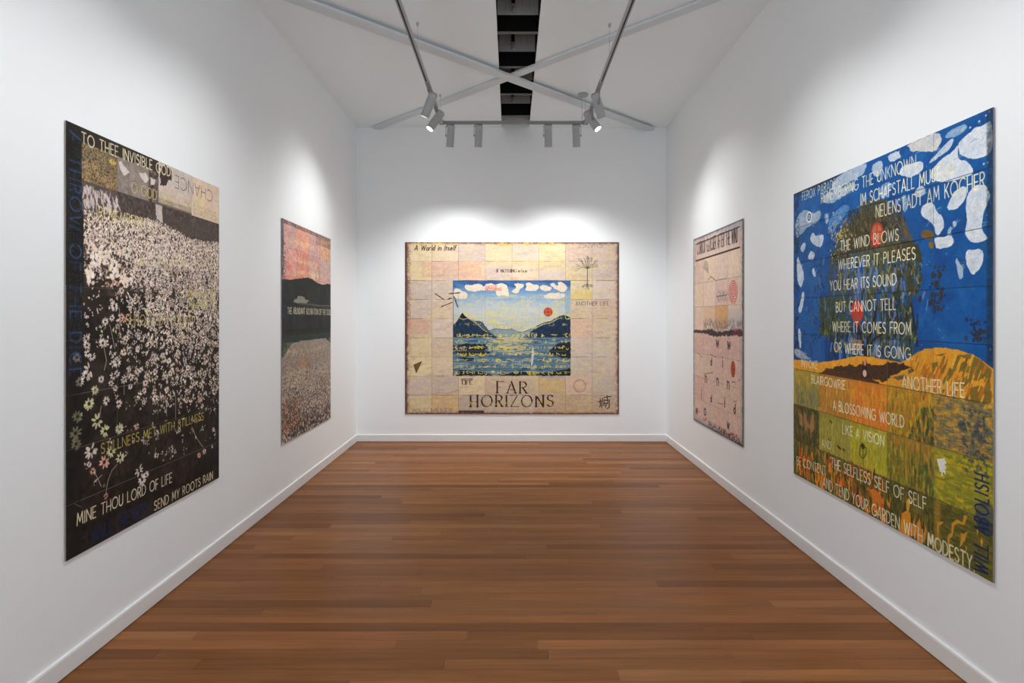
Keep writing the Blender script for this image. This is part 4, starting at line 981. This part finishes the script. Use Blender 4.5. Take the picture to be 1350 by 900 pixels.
    C.ppoly([(1249, 560), (1249, 572), (1270, 576), (1268, 566), (1258, 562)], (214, 158, 62), rough=.6); C.blob(*P(1267, 562), 2.6, 2.6, 0, (72, 80, 76))
    for pts in ([(1276, 466), (1290, 473), (1306, 487), (1306, 497), (1292, 484), (1278, 474), (1262, 468)], [(1280, 476), (1304, 488), (1304, 500), (1284, 490), (1278, 490)], [(1276, 472), (1270, 486), (1262, 492), (1266, 478)], [(1284, 482), (1300, 492), (1288, 502), (1280, 500), (1268, 512), (1272, 496), (1282, 488)],
                [(1262, 468), (1252, 484), (1243, 500), (1242, 510), (1256, 492), (1266, 470)], [(1250, 470), (1244, 488), (1236, 504), (1240, 486)], [(1305, 492), (1298, 506), (1290, 520), (1304, 524), (1305, 500)], [(1276, 512), (1290, 508), (1306, 516), (1306, 532), (1280, 532)], [(1227, 478), (1236, 477), (1235, 490), (1228, 488)], [(1232, 467), (1248, 466), (1240, 470)], [(1256, 498), (1262, 502), (1256, 516), (1252, 508)]):
        C.ppoly(pts, ol, rough=.5, alpha=.95, col2=(134, 108, 44))
    for _ in range(90):                                      # slanting olive strokes over the hill
        x = R.uniform(1200, 1300); y = R.uniform(468, 522); u, v = P(x, y)
        if v < 104: continue
        L = R.uniform(2, 6); C.seg((u, v), (u - L * .45, v + L), R.uniform(.5, 1.6), R.choice(((128, 104, 40), (112, 98, 42), (236, 176, 60), (196, 112, 36))), .85)
    pal = {(0, 5): ((206, 168, 52), (150, 140, 60), (110, 120, 96)), (1, 5): ((206, 140, 48), (166, 112, 44), (150, 124, 50), (214, 160, 60)), (2, 5): ((222, 116, 38), (230, 142, 50), (196, 92, 34), (216, 160, 50)), (3, 5): ((216, 150, 44), (222, 112, 42), (150, 134, 44), (226, 190, 50), (104, 104, 44)), (4, 5): ((222, 168, 60), (120, 112, 84), (92, 104, 96)),
           (0, 6): ((54, 60, 36), (96, 96, 48), (150, 112, 64)), (1, 6): ((184, 174, 74), (150, 150, 50), (196, 182, 92)), (2, 6): ((186, 176, 48), (150, 158, 40), (206, 190, 60)), (3, 6): ((176, 150, 44), (110, 124, 44), (206, 130, 50), (70, 88, 50), (196, 190, 44)), (4, 6): ((206, 178, 36), (140, 140, 40), (104, 112, 40)),
           (0, 7): ((72, 96, 40), (112, 116, 44), (50, 62, 34)), (1, 7): ((120, 112, 44), (64, 66, 36), (150, 134, 44)), (2, 7): ((120, 104, 38), (60, 60, 34), (160, 116, 40)), (3, 7): ((104, 104, 44), (58, 58, 34), (140, 124, 44)), (4, 7): ((140, 130, 44), (72, 72, 36), (96, 100, 44))}
    for (bi, bj), cs in pal.items():
        for _ in range(330):
            u = (bi + R.random()) * 35.6; v = (bj + R.random()) * 25.4; L = R.uniform(1.5, 5)
            if v + L > (bj + 1) * 25.4: L = (bj + 1) * 25.4 - v
            if bi == 4: C.seg((u, v), (min(177, u + L), v + R.uniform(-.6, .6)), R.uniform(.4, 1.4), R.choice(cs), .5)
            else: C.seg((u, v), (u + R.uniform(-.8, .8), v + L), R.uniform(.4, 1.4), R.choice(cs), .5)
    for _ in range(420):                                     # blades and drips
        u = R.uniform(1, 142); v = R.uniform(128, 196)
        c = R.choice(((150, 140, 60), (110, 112, 44), (190, 150, 50), (84, 88, 44), (196, 120, 50)))
        C.seg((u, v), (u + R.uniform(-.8, .8), v + R.uniform(2, 7)), R.uniform(.2, .5), c, .45)
    for u in (110, 116, 121, 125, 129, 133, 137, 140): C.seg((u, 155 + R.uniform(0, 6)), (u, 178), .3, (60, 66, 36), .7)
    # fire-coloured blossoms low down, hand by hand
    fl = ((234, 140, 40), (220, 100, 36), (240, 168, 46), (206, 74, 34))
    def flame(x, y, w, h, c=None):
        u, v = P(x, y); k = R.uniform(-.3, .3) * w; C.poly([(u - w * .4, v), (u - w * .3, v - h * .5), (u + k, v - h), (u + w * .1 + k, v - h * .55), (u + w * .4, v - h * .2), (u + w * .2, v + h * .15)], c or R.choice(fl), rough=1.6, alpha=.92)
    for x, y, w, h in ((1053, 612, 4, 16), (1059, 614, 3, 14), (1064, 616, 3, 14), (1070, 612, 2.6, 16), (1056, 626, 5, 10), (1064, 632, 4, 9), (1076, 636, 7, 15), (1083, 642, 6, 14), (1094, 622, 7, 12), (1096, 634, 4, 8), (1110, 640, 8, 7), (1104, 650, 6, 6), (1124, 642, 5, 10),
                       (1076, 648, 6, 6), (1086, 654, 6, 7), (1104, 664, 6, 9), (1114, 672, 6, 9), (1134, 664, 4, 10), (1124, 690, 4, 10), (1132, 680, 6, 7), (1142, 690, 4, 12), (1149, 654, 4, 9), (1160, 668, 5, 10), (1170, 666, 3.2, 7), (1094, 660, 4, 8), (1139, 702, 3, 8), (1164, 690, 4, 10), (1170, 700, 3, 7)): flame(x, y, w, h)
    for _ in range(240):
        u = R.uniform(2, 112); v = R.uniform(181, 202); L = R.uniform(2, 7)
        C.seg((u, v), (u + R.uniform(-1.4, 1.4), v - L), R.uniform(.4, 1.5), R.choice(fl + ((52, 54, 34), (44, 44, 32), (96, 100, 44), (60, 70, 38))), .8)
    C.ppoly([(1145, 645), (1152, 644), (1160, 652), (1164, 662), (1160, 668), (1155, 662), (1156, 676), (1150, 672), (1149, 658)], (212, 118, 42), rough=.6)
    for q in ([(1053, 545), (1056, 545), (1058, 562), (1054, 560)], [(1059, 540), (1062, 548), (1065, 560), (1062, 568), (1059, 556)], [(1071, 540), (1073, 548), (1072, 566), (1068, 572), (1067, 562)], [(1064, 556), (1068, 562), (1066, 566)]): C.ppoly(q, (184, 132, 82), rough=.8, alpha=.8)
    for _ in range(60):
        u = R.uniform(2, 34); v = R.uniform(155, 176); C.seg((u, v), (u, v + R.uniform(1, 4)), .4, R.choice(((150, 130, 90), (120, 120, 50))), .7)
    C.ppoly([(1188, 676), (1196, 672), (1199, 676), (1200, 700), (1198, 711), (1185, 704), (1187, 690)], (216, 142, 40), rough=.5); C.ppoly([(1194, 674), (1194, 660), (1198, 655), (1200, 662), (1198, 672)], (216, 160, 60), rough=.4)
    for q in ([(1206, 700), (1208, 690), (1212, 682), (1214, 700), (1216, 719), (1208, 716)], [(1200, 705), (1202, 690), (1205, 680), (1205, 706)], [(1216, 712), (1219, 690), (1221, 700), (1218, 715)]): C.ppoly(q, (214, 136, 44), rough=.5)
    for q in ([(1270, 679), (1275, 680), (1270, 692), (1262, 690), (1257, 694), (1255, 706), (1251, 710), (1250, 720), (1248, 720), (1249, 705), (1253, 702), (1254, 690), (1261, 685), (1268, 688)], [(1275, 700), (1272, 712), (1264, 722), (1266, 708), (1265, 702), (1269, 704)], [(1235, 688), (1244, 688), (1237, 694), (1236, 712), (1234, 700)], [(1293, 708), (1295, 714), (1293, 722), (1291, 714)], [(1287, 694), (1289, 700), (1287, 708)], [(1272, 718), (1274, 722), (1272, 728)]):
        C.ppoly(q, (206, 146, 50), rough=.3)
    C.rect(143, 178, 147, 200, (190, 140, 50), alpha=.6, tex=.4, soft=1.5)
    # little black figure, beetles, white scribble
    for q in (((1136, 583), (1137, 590), (1137, 600), (1137, 613)), ((1133, 590), (1132, 598), (1136, 604)), ((1141, 590), (1141, 598), (1138, 603)), ((1133, 588), (1136, 586), (1140, 590))): C.line([P(*p) for p in q], .7, (52, 50, 34), .9)
    C.blob(*P(1136.5, 588), 2.0, 1.8, 0, (46, 46, 34), .8)
    for x, y in ((1104, 588), (1106, 590), (1092, 580), (1094, 555), (1111, 592)): C.blob(*P(x, y), .9, .6, .5, (46, 36, 26), .9); C.blob(*P(x + 1.4, y + 1.6), .7, .8, .2, (46, 36, 26), .8)
    for k in range(8): C.seg(P(1235 + k * .5, 606 + k * 2.1), P(1244 + (k % 3), 609 + k * 2.4 - 4), .9, (222, 222, 214), .95)
    C.line([P(*p) for p in ((1236, 608), (1240, 616), (1241, 626))], .9, (222, 222, 214)); C.line([P(*p) for p in ((1241, 606), (1243, 616), (1245, 624))], .9, (222, 222, 214))
    # lettering
    w = (232, 228, 200)
    for s, p0, p1, h, a in (('REMEMBERING THE UNKNOWN', (1082, 268), (1206.5, 221), 6.4, .85), ('IM SCHAFSTALL MUSEUM', (1134, 270.5), (1257, 231), 6.4, 1), ('NEUENSTADT AM KOCHER', (1154, 287), (1297, 246), 6.6, 1),
                            ('THE WIND BLOWS', (1107, 330.6), (1183.6, 316), 6.0, 1), ('WHEREVER IT PLEASES', (1104.5, 355.4), (1205.5, 341), 6.0, 1), ('YOU HEAR ITS SOUND', (1093.6, 383), (1180.5, 375.4), 6.0, 1), ('BUT CANNOT TELL', (1101.4, 411), (1179.8, 408), 6.0, 1),
                            ('WHERE IT COMES FROM', (1096.8, 436.5), (1200, 440.4), 6.0, 1), ('OR WHERE IT IS GOING.', (1099, 463.7), (1202, 474), 6.0, 1), ('INVOKE', (1056, 482.6), (1077, 486), 5.0, .85), ('BLAIRGOWRIE', (1069, 504.6), (1113, 513.4), 5.4, .9),
                            ('ANOTHER LIFE', (1188.5, 511), (1270, 524), 6.4, .95), ('A BLOSSOMING WORLD', (1097.5, 539.8), (1190.8, 563.8), 6.0, .95), ('LIKE A VISION', (1110, 571), (1164.3, 588), 5.6, .95), ('AND', (1083, 588.5), (1095, 592), 5, .7), ('BE CONTENT', (1050, 612), (1088, 626), 5.6, .8),
                            ('THE SELFLESS SELF OF SELF', (1095, 615.6), (1220, 672.5), 6.2, .95), ('AND TEND YOUR GARDEN WITH MODESTY.', (1084, 641), (1284, 753.5), 6.4, .95), ('FEROX PARADE', (1057, 264.5), (1101, 247), 5.6, .7)):
        C.ptext(s, p0, p1, h, .6, w, alpha=a)
    C.ptext('MODESTY.', (1223, 720), (1284, 753.5), 6.4, .7, (220, 214, 176))
    navy = (22, 40, 92)
    C.ptext('WILL ABOLISH', (1301.6, 759.5), (1302.2, 629), 7.4, .75, navy, alpha=.95, slack=.34); C.blob(*P(1299, 684), 6, 7, 0, navy, .5)
    C.cloudy(C.area(160, 130, 176, 160, 3), (60, 72, 86), 1.6, .48, .64, .8)
    C.ptext('ABSOLU', (1053.6, 322), (1052.6, 288), 3.6, .5, (44, 54, 84), alpha=.8)
    for _ in range(90): C.blob(R.uniform(2, 177), R.uniform(2, 110), R.uniform(.12, .3), R.uniform(.12, .3), 0, (196, 208, 218), .7)
    for j in range(1, 8): C.line([(u, j * 25.4 + R.uniform(-.1, .1)) for u in range(0, 178, 6)], .3, (34, 40, 40) if j > 4 else (20, 44, 80), .6)
    for i in range(1, 5): C.seg((i * 35.6, 0), (i * 35.6, 203), .25, (60, 84, 110), .4)
    C.boards(.05)
    C.grain(.14)
    return C
# ---------------------------------------------------------------- paintings: one canvas board after another on a grey backing
def painting(C, name, label, origin, right, out, W, seed, GAIN=1.0):
    """origin: top left corner on the wall; right: unit vector along the picture; out: wall normal"""
    img = bpy.data.images.new(name + '_surface', C.W, C.H, alpha=False)
    buf = np.ones((C.H, C.W, 4), np.float32)
    lin = (np.clip(C.im[::-1], 0, 255) / 255.0)
    buf[..., :3] = lin
    img.pixels.foreach_set(buf.ravel()); img.update(); img.pack()
    m = bpy.data.materials.new(name + '_paint'); m.use_nodes = True
    nt = m.node_tree; b = nt.nodes['Principled BSDF']
    tx = nt.nodes.new('ShaderNodeTexImage'); tx.image = img; tx.extension = 'EXTEND'
    gn = nt.nodes.new('ShaderNodeVectorMath'); gn.operation = 'SCALE'; gn.inputs['Scale'].default_value = GAIN
    nt.links.new(tx.outputs['Color'], gn.inputs[0]); nt.links.new(gn.outputs[0], b.inputs['Base Color'])
    b.inputs['Roughness'].default_value = .6; b.inputs['Specular IOR Level'].default_value = .2
    tc = nt.nodes.new('ShaderNodeTexCoord'); nz = nt.nodes.new('ShaderNodeTexNoise'); nz.inputs['Scale'].default_value = 140; nz.inputs['Detail'].default_value = 4
    bp = nt.nodes.new('ShaderNodeBump'); bp.inputs['Strength'].default_value = .25; bp.inputs['Distance'].default_value = .001
    nt.links.new(tc.outputs['Object'], nz.inputs['Vector']); nt.links.new(nz.outputs['Fac'], bp.inputs['Height']); nt.links.new(bp.outputs[0], b.inputs['Normal'])
    root = thing(name, label, 'painting', origin)
    R, O, Z = Vector(right), Vector(out), Vector((0, 0, 1))
    rn = random.Random(seed)
    kx = W / (C.cols * .356)
    bw, bh = .356 * kx, .254

    def slab(u0, v0, u1, v1, a, b_, mats, nm, uv):
        bm = bmesh.new()
        P = lambda u, v, o: R * u - Z * v + O * o
        c = .0007
        bk = [bm.verts.new(P(u, v, a)) for u, v in ((u0, v0), (u1, v0), (u1, v1), (u0, v1))]
        md = [bm.verts.new(P(u, v, b_ - c)) for u, v in ((u0, v0), (u1, v0), (u1, v1), (u0, v1))]
        fr = [bm.verts.new(P(u, v, b_)) for u, v in ((u0 + c, v0 + c), (u1 - c, v0 + c), (u1 - c, v1 - c), (u0 + c, v1 - c))]
        f = bm.faces.new(fr); f.material_index = 0
        for r0, r1, mi in ((bk, md, 1), (md, fr, 0)):
            for i in range(4): bm.faces.new((r0[i], r0[(i + 1) % 4], r1[(i + 1) % 4], r1[i])).material_index = mi if len(mats) > 1 else 0
        bm.faces.new(bk[::-1]).material_index = len(mats) - 1
        if uv:
            lay = bm.loops.layers.uv.new('board')
            for f in bm.faces:
                for lp in f.loops:
                    p = lp.vert.co; lp[lay].uv = (p.dot(R) / W, 1 + p.z / (C.rows * .254))
        return obj(nm, bm, mats, root)
    slab(.012, .012, W - .012, C.rows * .254 - .012, .0005, .004, [BACKING], 'backing_panel', False)
    for j in range(C.rows):
        for i in range(C.cols):
            g = .0005; q = rn.uniform(0, .0014)
            slab(i * bw + g, j * bh + g, (i + 1) * bw - g, (j + 1) * bh - g, .0045, .0095 + q, [m, EDGE], 'canvas_board', True)
    return root


painting(paint_daisies(), 'daisy_painting', 'tall dark painting of a white daisy field, nearest on the left wall', (XL, 2.716, 2.559), (0, 1, 0), (1, 0, 0), 1.424, 1, 1.06)
painting(paint_mountain(), 'mountain_painting', 'narrow painting of pink sky, black hills and pale flower plain, further along left wall', (XL, 5.277, 2.541), (0, 1, 0), (1, 0, 0), 1.424, 2, 1.12)
painting(paint_horizons(), 'lake_painting', 'wide cream painting lettered FAR HORIZONS with blue lake picture, on the end wall', ((534.2 - 673.7) / 778 * YB, YB, 1.65 + (418.5 - 319.3) / 778 * YB), (1, 0, 0), (0, -1, 0), 2.845, 3, .88)
painting(paint_wind(), 'pink_letter_painting', 'tall pale pink painting with scattered letters and red disc, further along right wall', (XR, 6.661, 2.53), (0, -1, 0), (-1, 0, 0), 1.424, 4, 1.12)
painting(paint_tree(), 'tree_painting', 'large blue painting of tree under clouds over orange field, nearest on the right wall', (XR, 4.299, 2.549), (0, -1, 0), (-1, 0, 0), 1.78, 5, 1.1)


# ---------------------------------------------------------------- braces crossing under the ceiling
def brace(label, a, b, w, z0, z1):
    a, b = Vector((*a, 0)), Vector((*b, 0)); d = (b - a); L = d.length; d.normalize()
    bm = bmesh.new(); add_box(bm, 0, -w / 2, z0 - ZC, L, w / 2, z1 - ZC)
    root = thing('ceiling_brace', label, 'brace', (a.x, a.y, ZC), 'crossed ceiling braces')
    o = obj('bar', bm, BRACE, root); root.rotation_euler = (0, 0, math.atan2(d.y, d.x))
    for t in (.03, L * .53 + .1, L - .09):
        obj('packer', box(t, -w * .2, z1 - ZC, t + .05, w * .2, 0), BRACE, root)
    return root


brace('wide white ceiling brace running from near left wall to far right corner', (-2.03, 4.31), (1.86, 7.845), .125, ZC - .048, ZC - .026)
brace('slimmer white ceiling brace running from near right wall to far left corner', (2.03, 4.25), (-1.80, 7.845), .095, ZC - .026, ZC - .004)

# ---------------------------------------------------------------- U-shaped lighting track hung on wires
TL, TR, TY, TZ = -.803, .862, 6.83, 3.888                    # leg centres, far leg, underside height
track = thing('lighting_track', 'white U-shaped lighting track hung by wires below the ceiling', 'lighting track', (0, TY, TZ))


def tb(nm, x0, y0, z0, x1, y1, z1, m, bev=0.0): return obj(nm, box(x0, y0 - TY, z0 - TZ, x1, y1 - TY, z1 - TZ, bev), m, track)


H = .032
for x in (TL, TR):
    tb('rail', x - .018, .6, TZ, x + .018, 5.62, TZ + H, WHITE, .002)
    tb('slot', x - .007, .6, TZ - .0012, x + .007, 5.60, TZ + .004, DARKSLOT)
    tb('feed_box', x - .019, 5.62, TZ, x + .019, 5.98, TZ + H + .002, FITTING, .003)
    tb('rail', x - .018, 5.98, TZ, x + .018, TY - .018, TZ + H, WHITE, .002)
    tb('corner_joiner', x - .03, TY - .03, TZ, x + .03, TY + .03, TZ + H + .003, FITTING, .004)
tb('rail', TL + .03, TY - .018, TZ, TR - .03, TY + .018, TZ + H, FITTING, .002)
for x, y in ((TL, 5.07), (TR - .012, 5.09), (TL, 6.70), (TL, 3.2), (TR, 3.2)):
    bm = bmesh.new(); tube(bm, (x, y - TY, H), (x, y - TY, ZC - TZ), .0013, 6); obj('suspension_wire', bm, WIRE, track)
    bm = bmesh.new(); lathe(bm, [(.004, -.03), (.009, -.026), (.013, 0)], 12); o = obj('wire_cup', bm, WIRE, track, True); o.location = (x, y - TY, ZC - TZ)
bm = bmesh.new(); lathe(bm, [(.052, -.024), (.056, -.02), (.056, 0)], 28); o = obj('ceiling_rose', bm, WHITE, track, True); o.location = (.815, 6.68 - TY, ZC - TZ)
bm = bmesh.new(); tube(bm, (.80, 6.69 - TY, ZC - TZ - .022), (.822, TY - TY - .02, H), .003, 6); obj('feed_cord', bm, WIRE, track)
bm = bmesh.new(); tube(bm, (.845, 6.69 - TY, ZC - TZ - .022), (.848, TY - TY - .02, H), .0013, 6); obj('suspension_wire', bm, WIRE, track)


# ---------------------------------------------------------------- spotlights
def spotlight(label, pos, aim, side, power, glow=True, cone=62, drop=.13, yaw=0.0):
    """pos: point on the underside of the track; aim: where the beam goes; side: on which side (x or y offset) the arm hangs"""
    pos = Vector(pos) - Vector((0, 0, .0022))
    root = thing('track_spotlight', label, 'spotlight', pos, 'white track spotlights')
    bm = box(-.045, -.015, -.022, .045, .015, 0, .003)
    ad = obj('track_adaptor', bm, FITTING, root); ad.rotation_euler = (0, 0, yaw)
    piv = Vector((0, 0, -drop))
    sv = Vector(side).normalized()
    up = Vector((0, 0, 1)); cr = sv.cross(up)
    bm = bmesh.new()

    def bar(p, q, w, t):                                     # flat arm piece, thin along the side vector
        d = (q - p).normalized(); n = d.cross(cr).normalized()
        vs = []
        for e in (p, q):
            for a, b in ((-1, -1), (1, -1), (1, 1), (-1, 1)): vs.append(bm.verts.new(e + cr * (a * w / 2) + n * (b * t / 2)))
        for f in ((0, 1, 2, 3), (7, 6, 5, 4), (0, 4, 5, 1), (1, 5, 6, 2), (2, 6, 7, 3), (3, 7, 4, 0)): bm.faces.new([vs[i] for i in f])
    R = .0435
    bar(Vector((0, 0, -.024)), sv * (R + .012) + Vector((0, 0, -.024)), .022, .004)
    bar(sv * (R + .011) + Vector((0, 0, -.022)), sv * (R + .011) + Vector((0, 0, -drop - .016)), .022, .004)
    obj('arm', bm, FITTING, root)
    bm = bmesh.new(); tube(bm, piv + sv * (R - .004), piv + sv * (R + .016), .009, 12); obj('pivot_knob', bm, FITTING, root)
    d = (Vector(aim) - (pos + piv)).normalized()
    q = (-d).to_track_quat('Z', 'Y')
    bm = bmesh.new()
    lathe(bm, [(.030, .112), (.038, .112), (R, .106), (R, .060), (R - .002, .058), (R, .056), (R, -.118), (R + .0015, -.120), (R + .0015, -.128), (R - .004, -.128), (R - .006, -.112)], 32, cap0=True, cap1=False)
    body = obj('lamp_body', bm, WHITE, root, True); body.location = piv; body.rotation_mode = 'QUATERNION'; body.rotation_quaternion = q
    bm = bmesh.new()
    for i in range(7):
        x = -.024 + i * .008; h = math.sqrt(.029 ** 2 - x * x)
        add_box(bm, x - .0015, -h, .108, x + .0015, h, .120)
    obj('cooling_fins', bm, FITTING, body)
    bm = bmesh.new(); lathe(bm, [(.0385, -.112), (.036, -.109), (.020, -.108)], 32, cap0=False, cap1=True)
    obj('lens', bm, GLOW if glow else LENS, body)
    ld = bpy.data.lights.new('spotlight_beam', 'SPOT'); ld.energy = power; ld.spot_size = math.radians(cone); ld.spot_blend = 1.0; ld.shadow_soft_size = .035; ld.color = (1.0, .985, .97)
    lo = bpy.data.objects.new('spotlight_beam', ld); COL.objects.link(lo); lo.parent = body; lo.location = (0, 0, -.134)
    return root


Z0 = TZ
bl = [(-.70, (-1.05, 7.86, .5), (-1, 0, 0), 'outer left spotlight of the four on the far rail facing the end wall'),
      (-.375, (-.55, 7.86, .5), (-1, 0, 0), 'second from left spotlight on the far rail facing the end wall'),
      (.43, (.55, 7.86, .5), (-1, 0, 0), 'third from left spotlight on the far rail facing the end wall'),
      (.755, (1.0, 7.86, .5), (1, 0, 0), 'outer right spotlight of the four on the far rail facing the end wall')]
for x, aim, side, lab in bl: spotlight(lab, (x, TY, Z0), aim, side, BACK_LAMP, False, 99)
# side legs: the far pairs that show in the picture
spotlight('upper of two spotlights at far end of left rail, turned to the left wall', (TL, 5.80, Z0), (XL, 6.3, .9), (0, 1, 0), SIDE_LAMP, True, 112, .142, math.pi / 2)
spotlight('lower glowing spotlight at far end of left rail beside the corner', (TL, 6.30, Z0), (XL, 5.65, 1.7), (0, 1, 0), SIDE_LAMP, True, 100, .13, math.pi / 2)
spotlight('upper spotlight at far end of right rail, turned to the pink painting', (TR, 5.85, Z0), (XR, 6.95, .7), (0, -1, 0), SIDE_LAMP, True, 100, .13, math.pi / 2)
spotlight('lower glowing spotlight at far end of right rail beside the corner', (TR, 6.30, Z0), (XR, 5.65, 1.7), (0, -1, 0), SIDE_LAMP, True, 100, .13, math.pi / 2)
# nearer along the same rails, above the frame
spotlight('spotlight on left rail over the far half of the daisy painting', (TL, 3.55, Z0), (XL, 3.95, 1.0), (0, 1, 0), NEAR_LAMP, True, 112, .14, math.pi / 2)
spotlight('spotlight on left rail over the near half of the daisy painting', (TL, 2.75, Z0), (XL, 2.9, 1.0), (0, 1, 0), NEAR_LAMP, True, 112, .14, math.pi / 2)
spotlight('spotlight on left rail before the daisy painting', (TL, 1.75, Z0), (XL, 1.7, 1.0), (0, 1, 0), NEAR_LAMP, True, 112, .14, math.pi / 2)
spotlight('spotlight on right rail over the far half of the tree painting', (TR, 3.6, Z0), (XR, 3.95, 1.0), (0, 1, 0), NEAR_LAMP, True, 112, .14, math.pi / 2)
spotlight('spotlight on right rail over the near half of the tree painting', (TR, 2.75, Z0), (XR, 2.9, 1.0), (0, 1, 0), NEAR_LAMP, True, 112, .14, math.pi / 2)
spotlight('spotlight on right rail before the tree painting', (TR, 1.75, Z0), (XR, 1.7, 1.0), (0, 1, 0), NEAR_LAMP, True, 112, .14, math.pi / 2)

# ---------------------------------------------------------------- little bulbs hanging in the slot, one in front of each joist
BULB = material('frosted_bulb', (.40, .40, .40), .4, .4)
names = ['farthest', 'second farthest', 'middle', 'nearest']
for k in range(4):
    d = JO[k]
    r = thing('slot_fitting', names[k] + ' of the small hanging fittings inside the black ceiling slot', 'fitting', (.02, d - .05, ZC + .15), 'fittings in the ceiling slot')
    bm = bmesh.new(); lathe(bm, [(.017, .06), (.017, .45)], 14); obj('stem', bm, BLACK, r, True)
    bm = bmesh.new(); lathe(bm, [(.022, .05), (.022, .07), (.010, .072)], 14); obj('collar', bm, BULB, r, True)
    bm = bmesh.new(); lathe(bm, [(.006, .0), (.016, .004), (.019, .018), (.012, .05)], 16); obj('tip', bm, BULB, r, True)
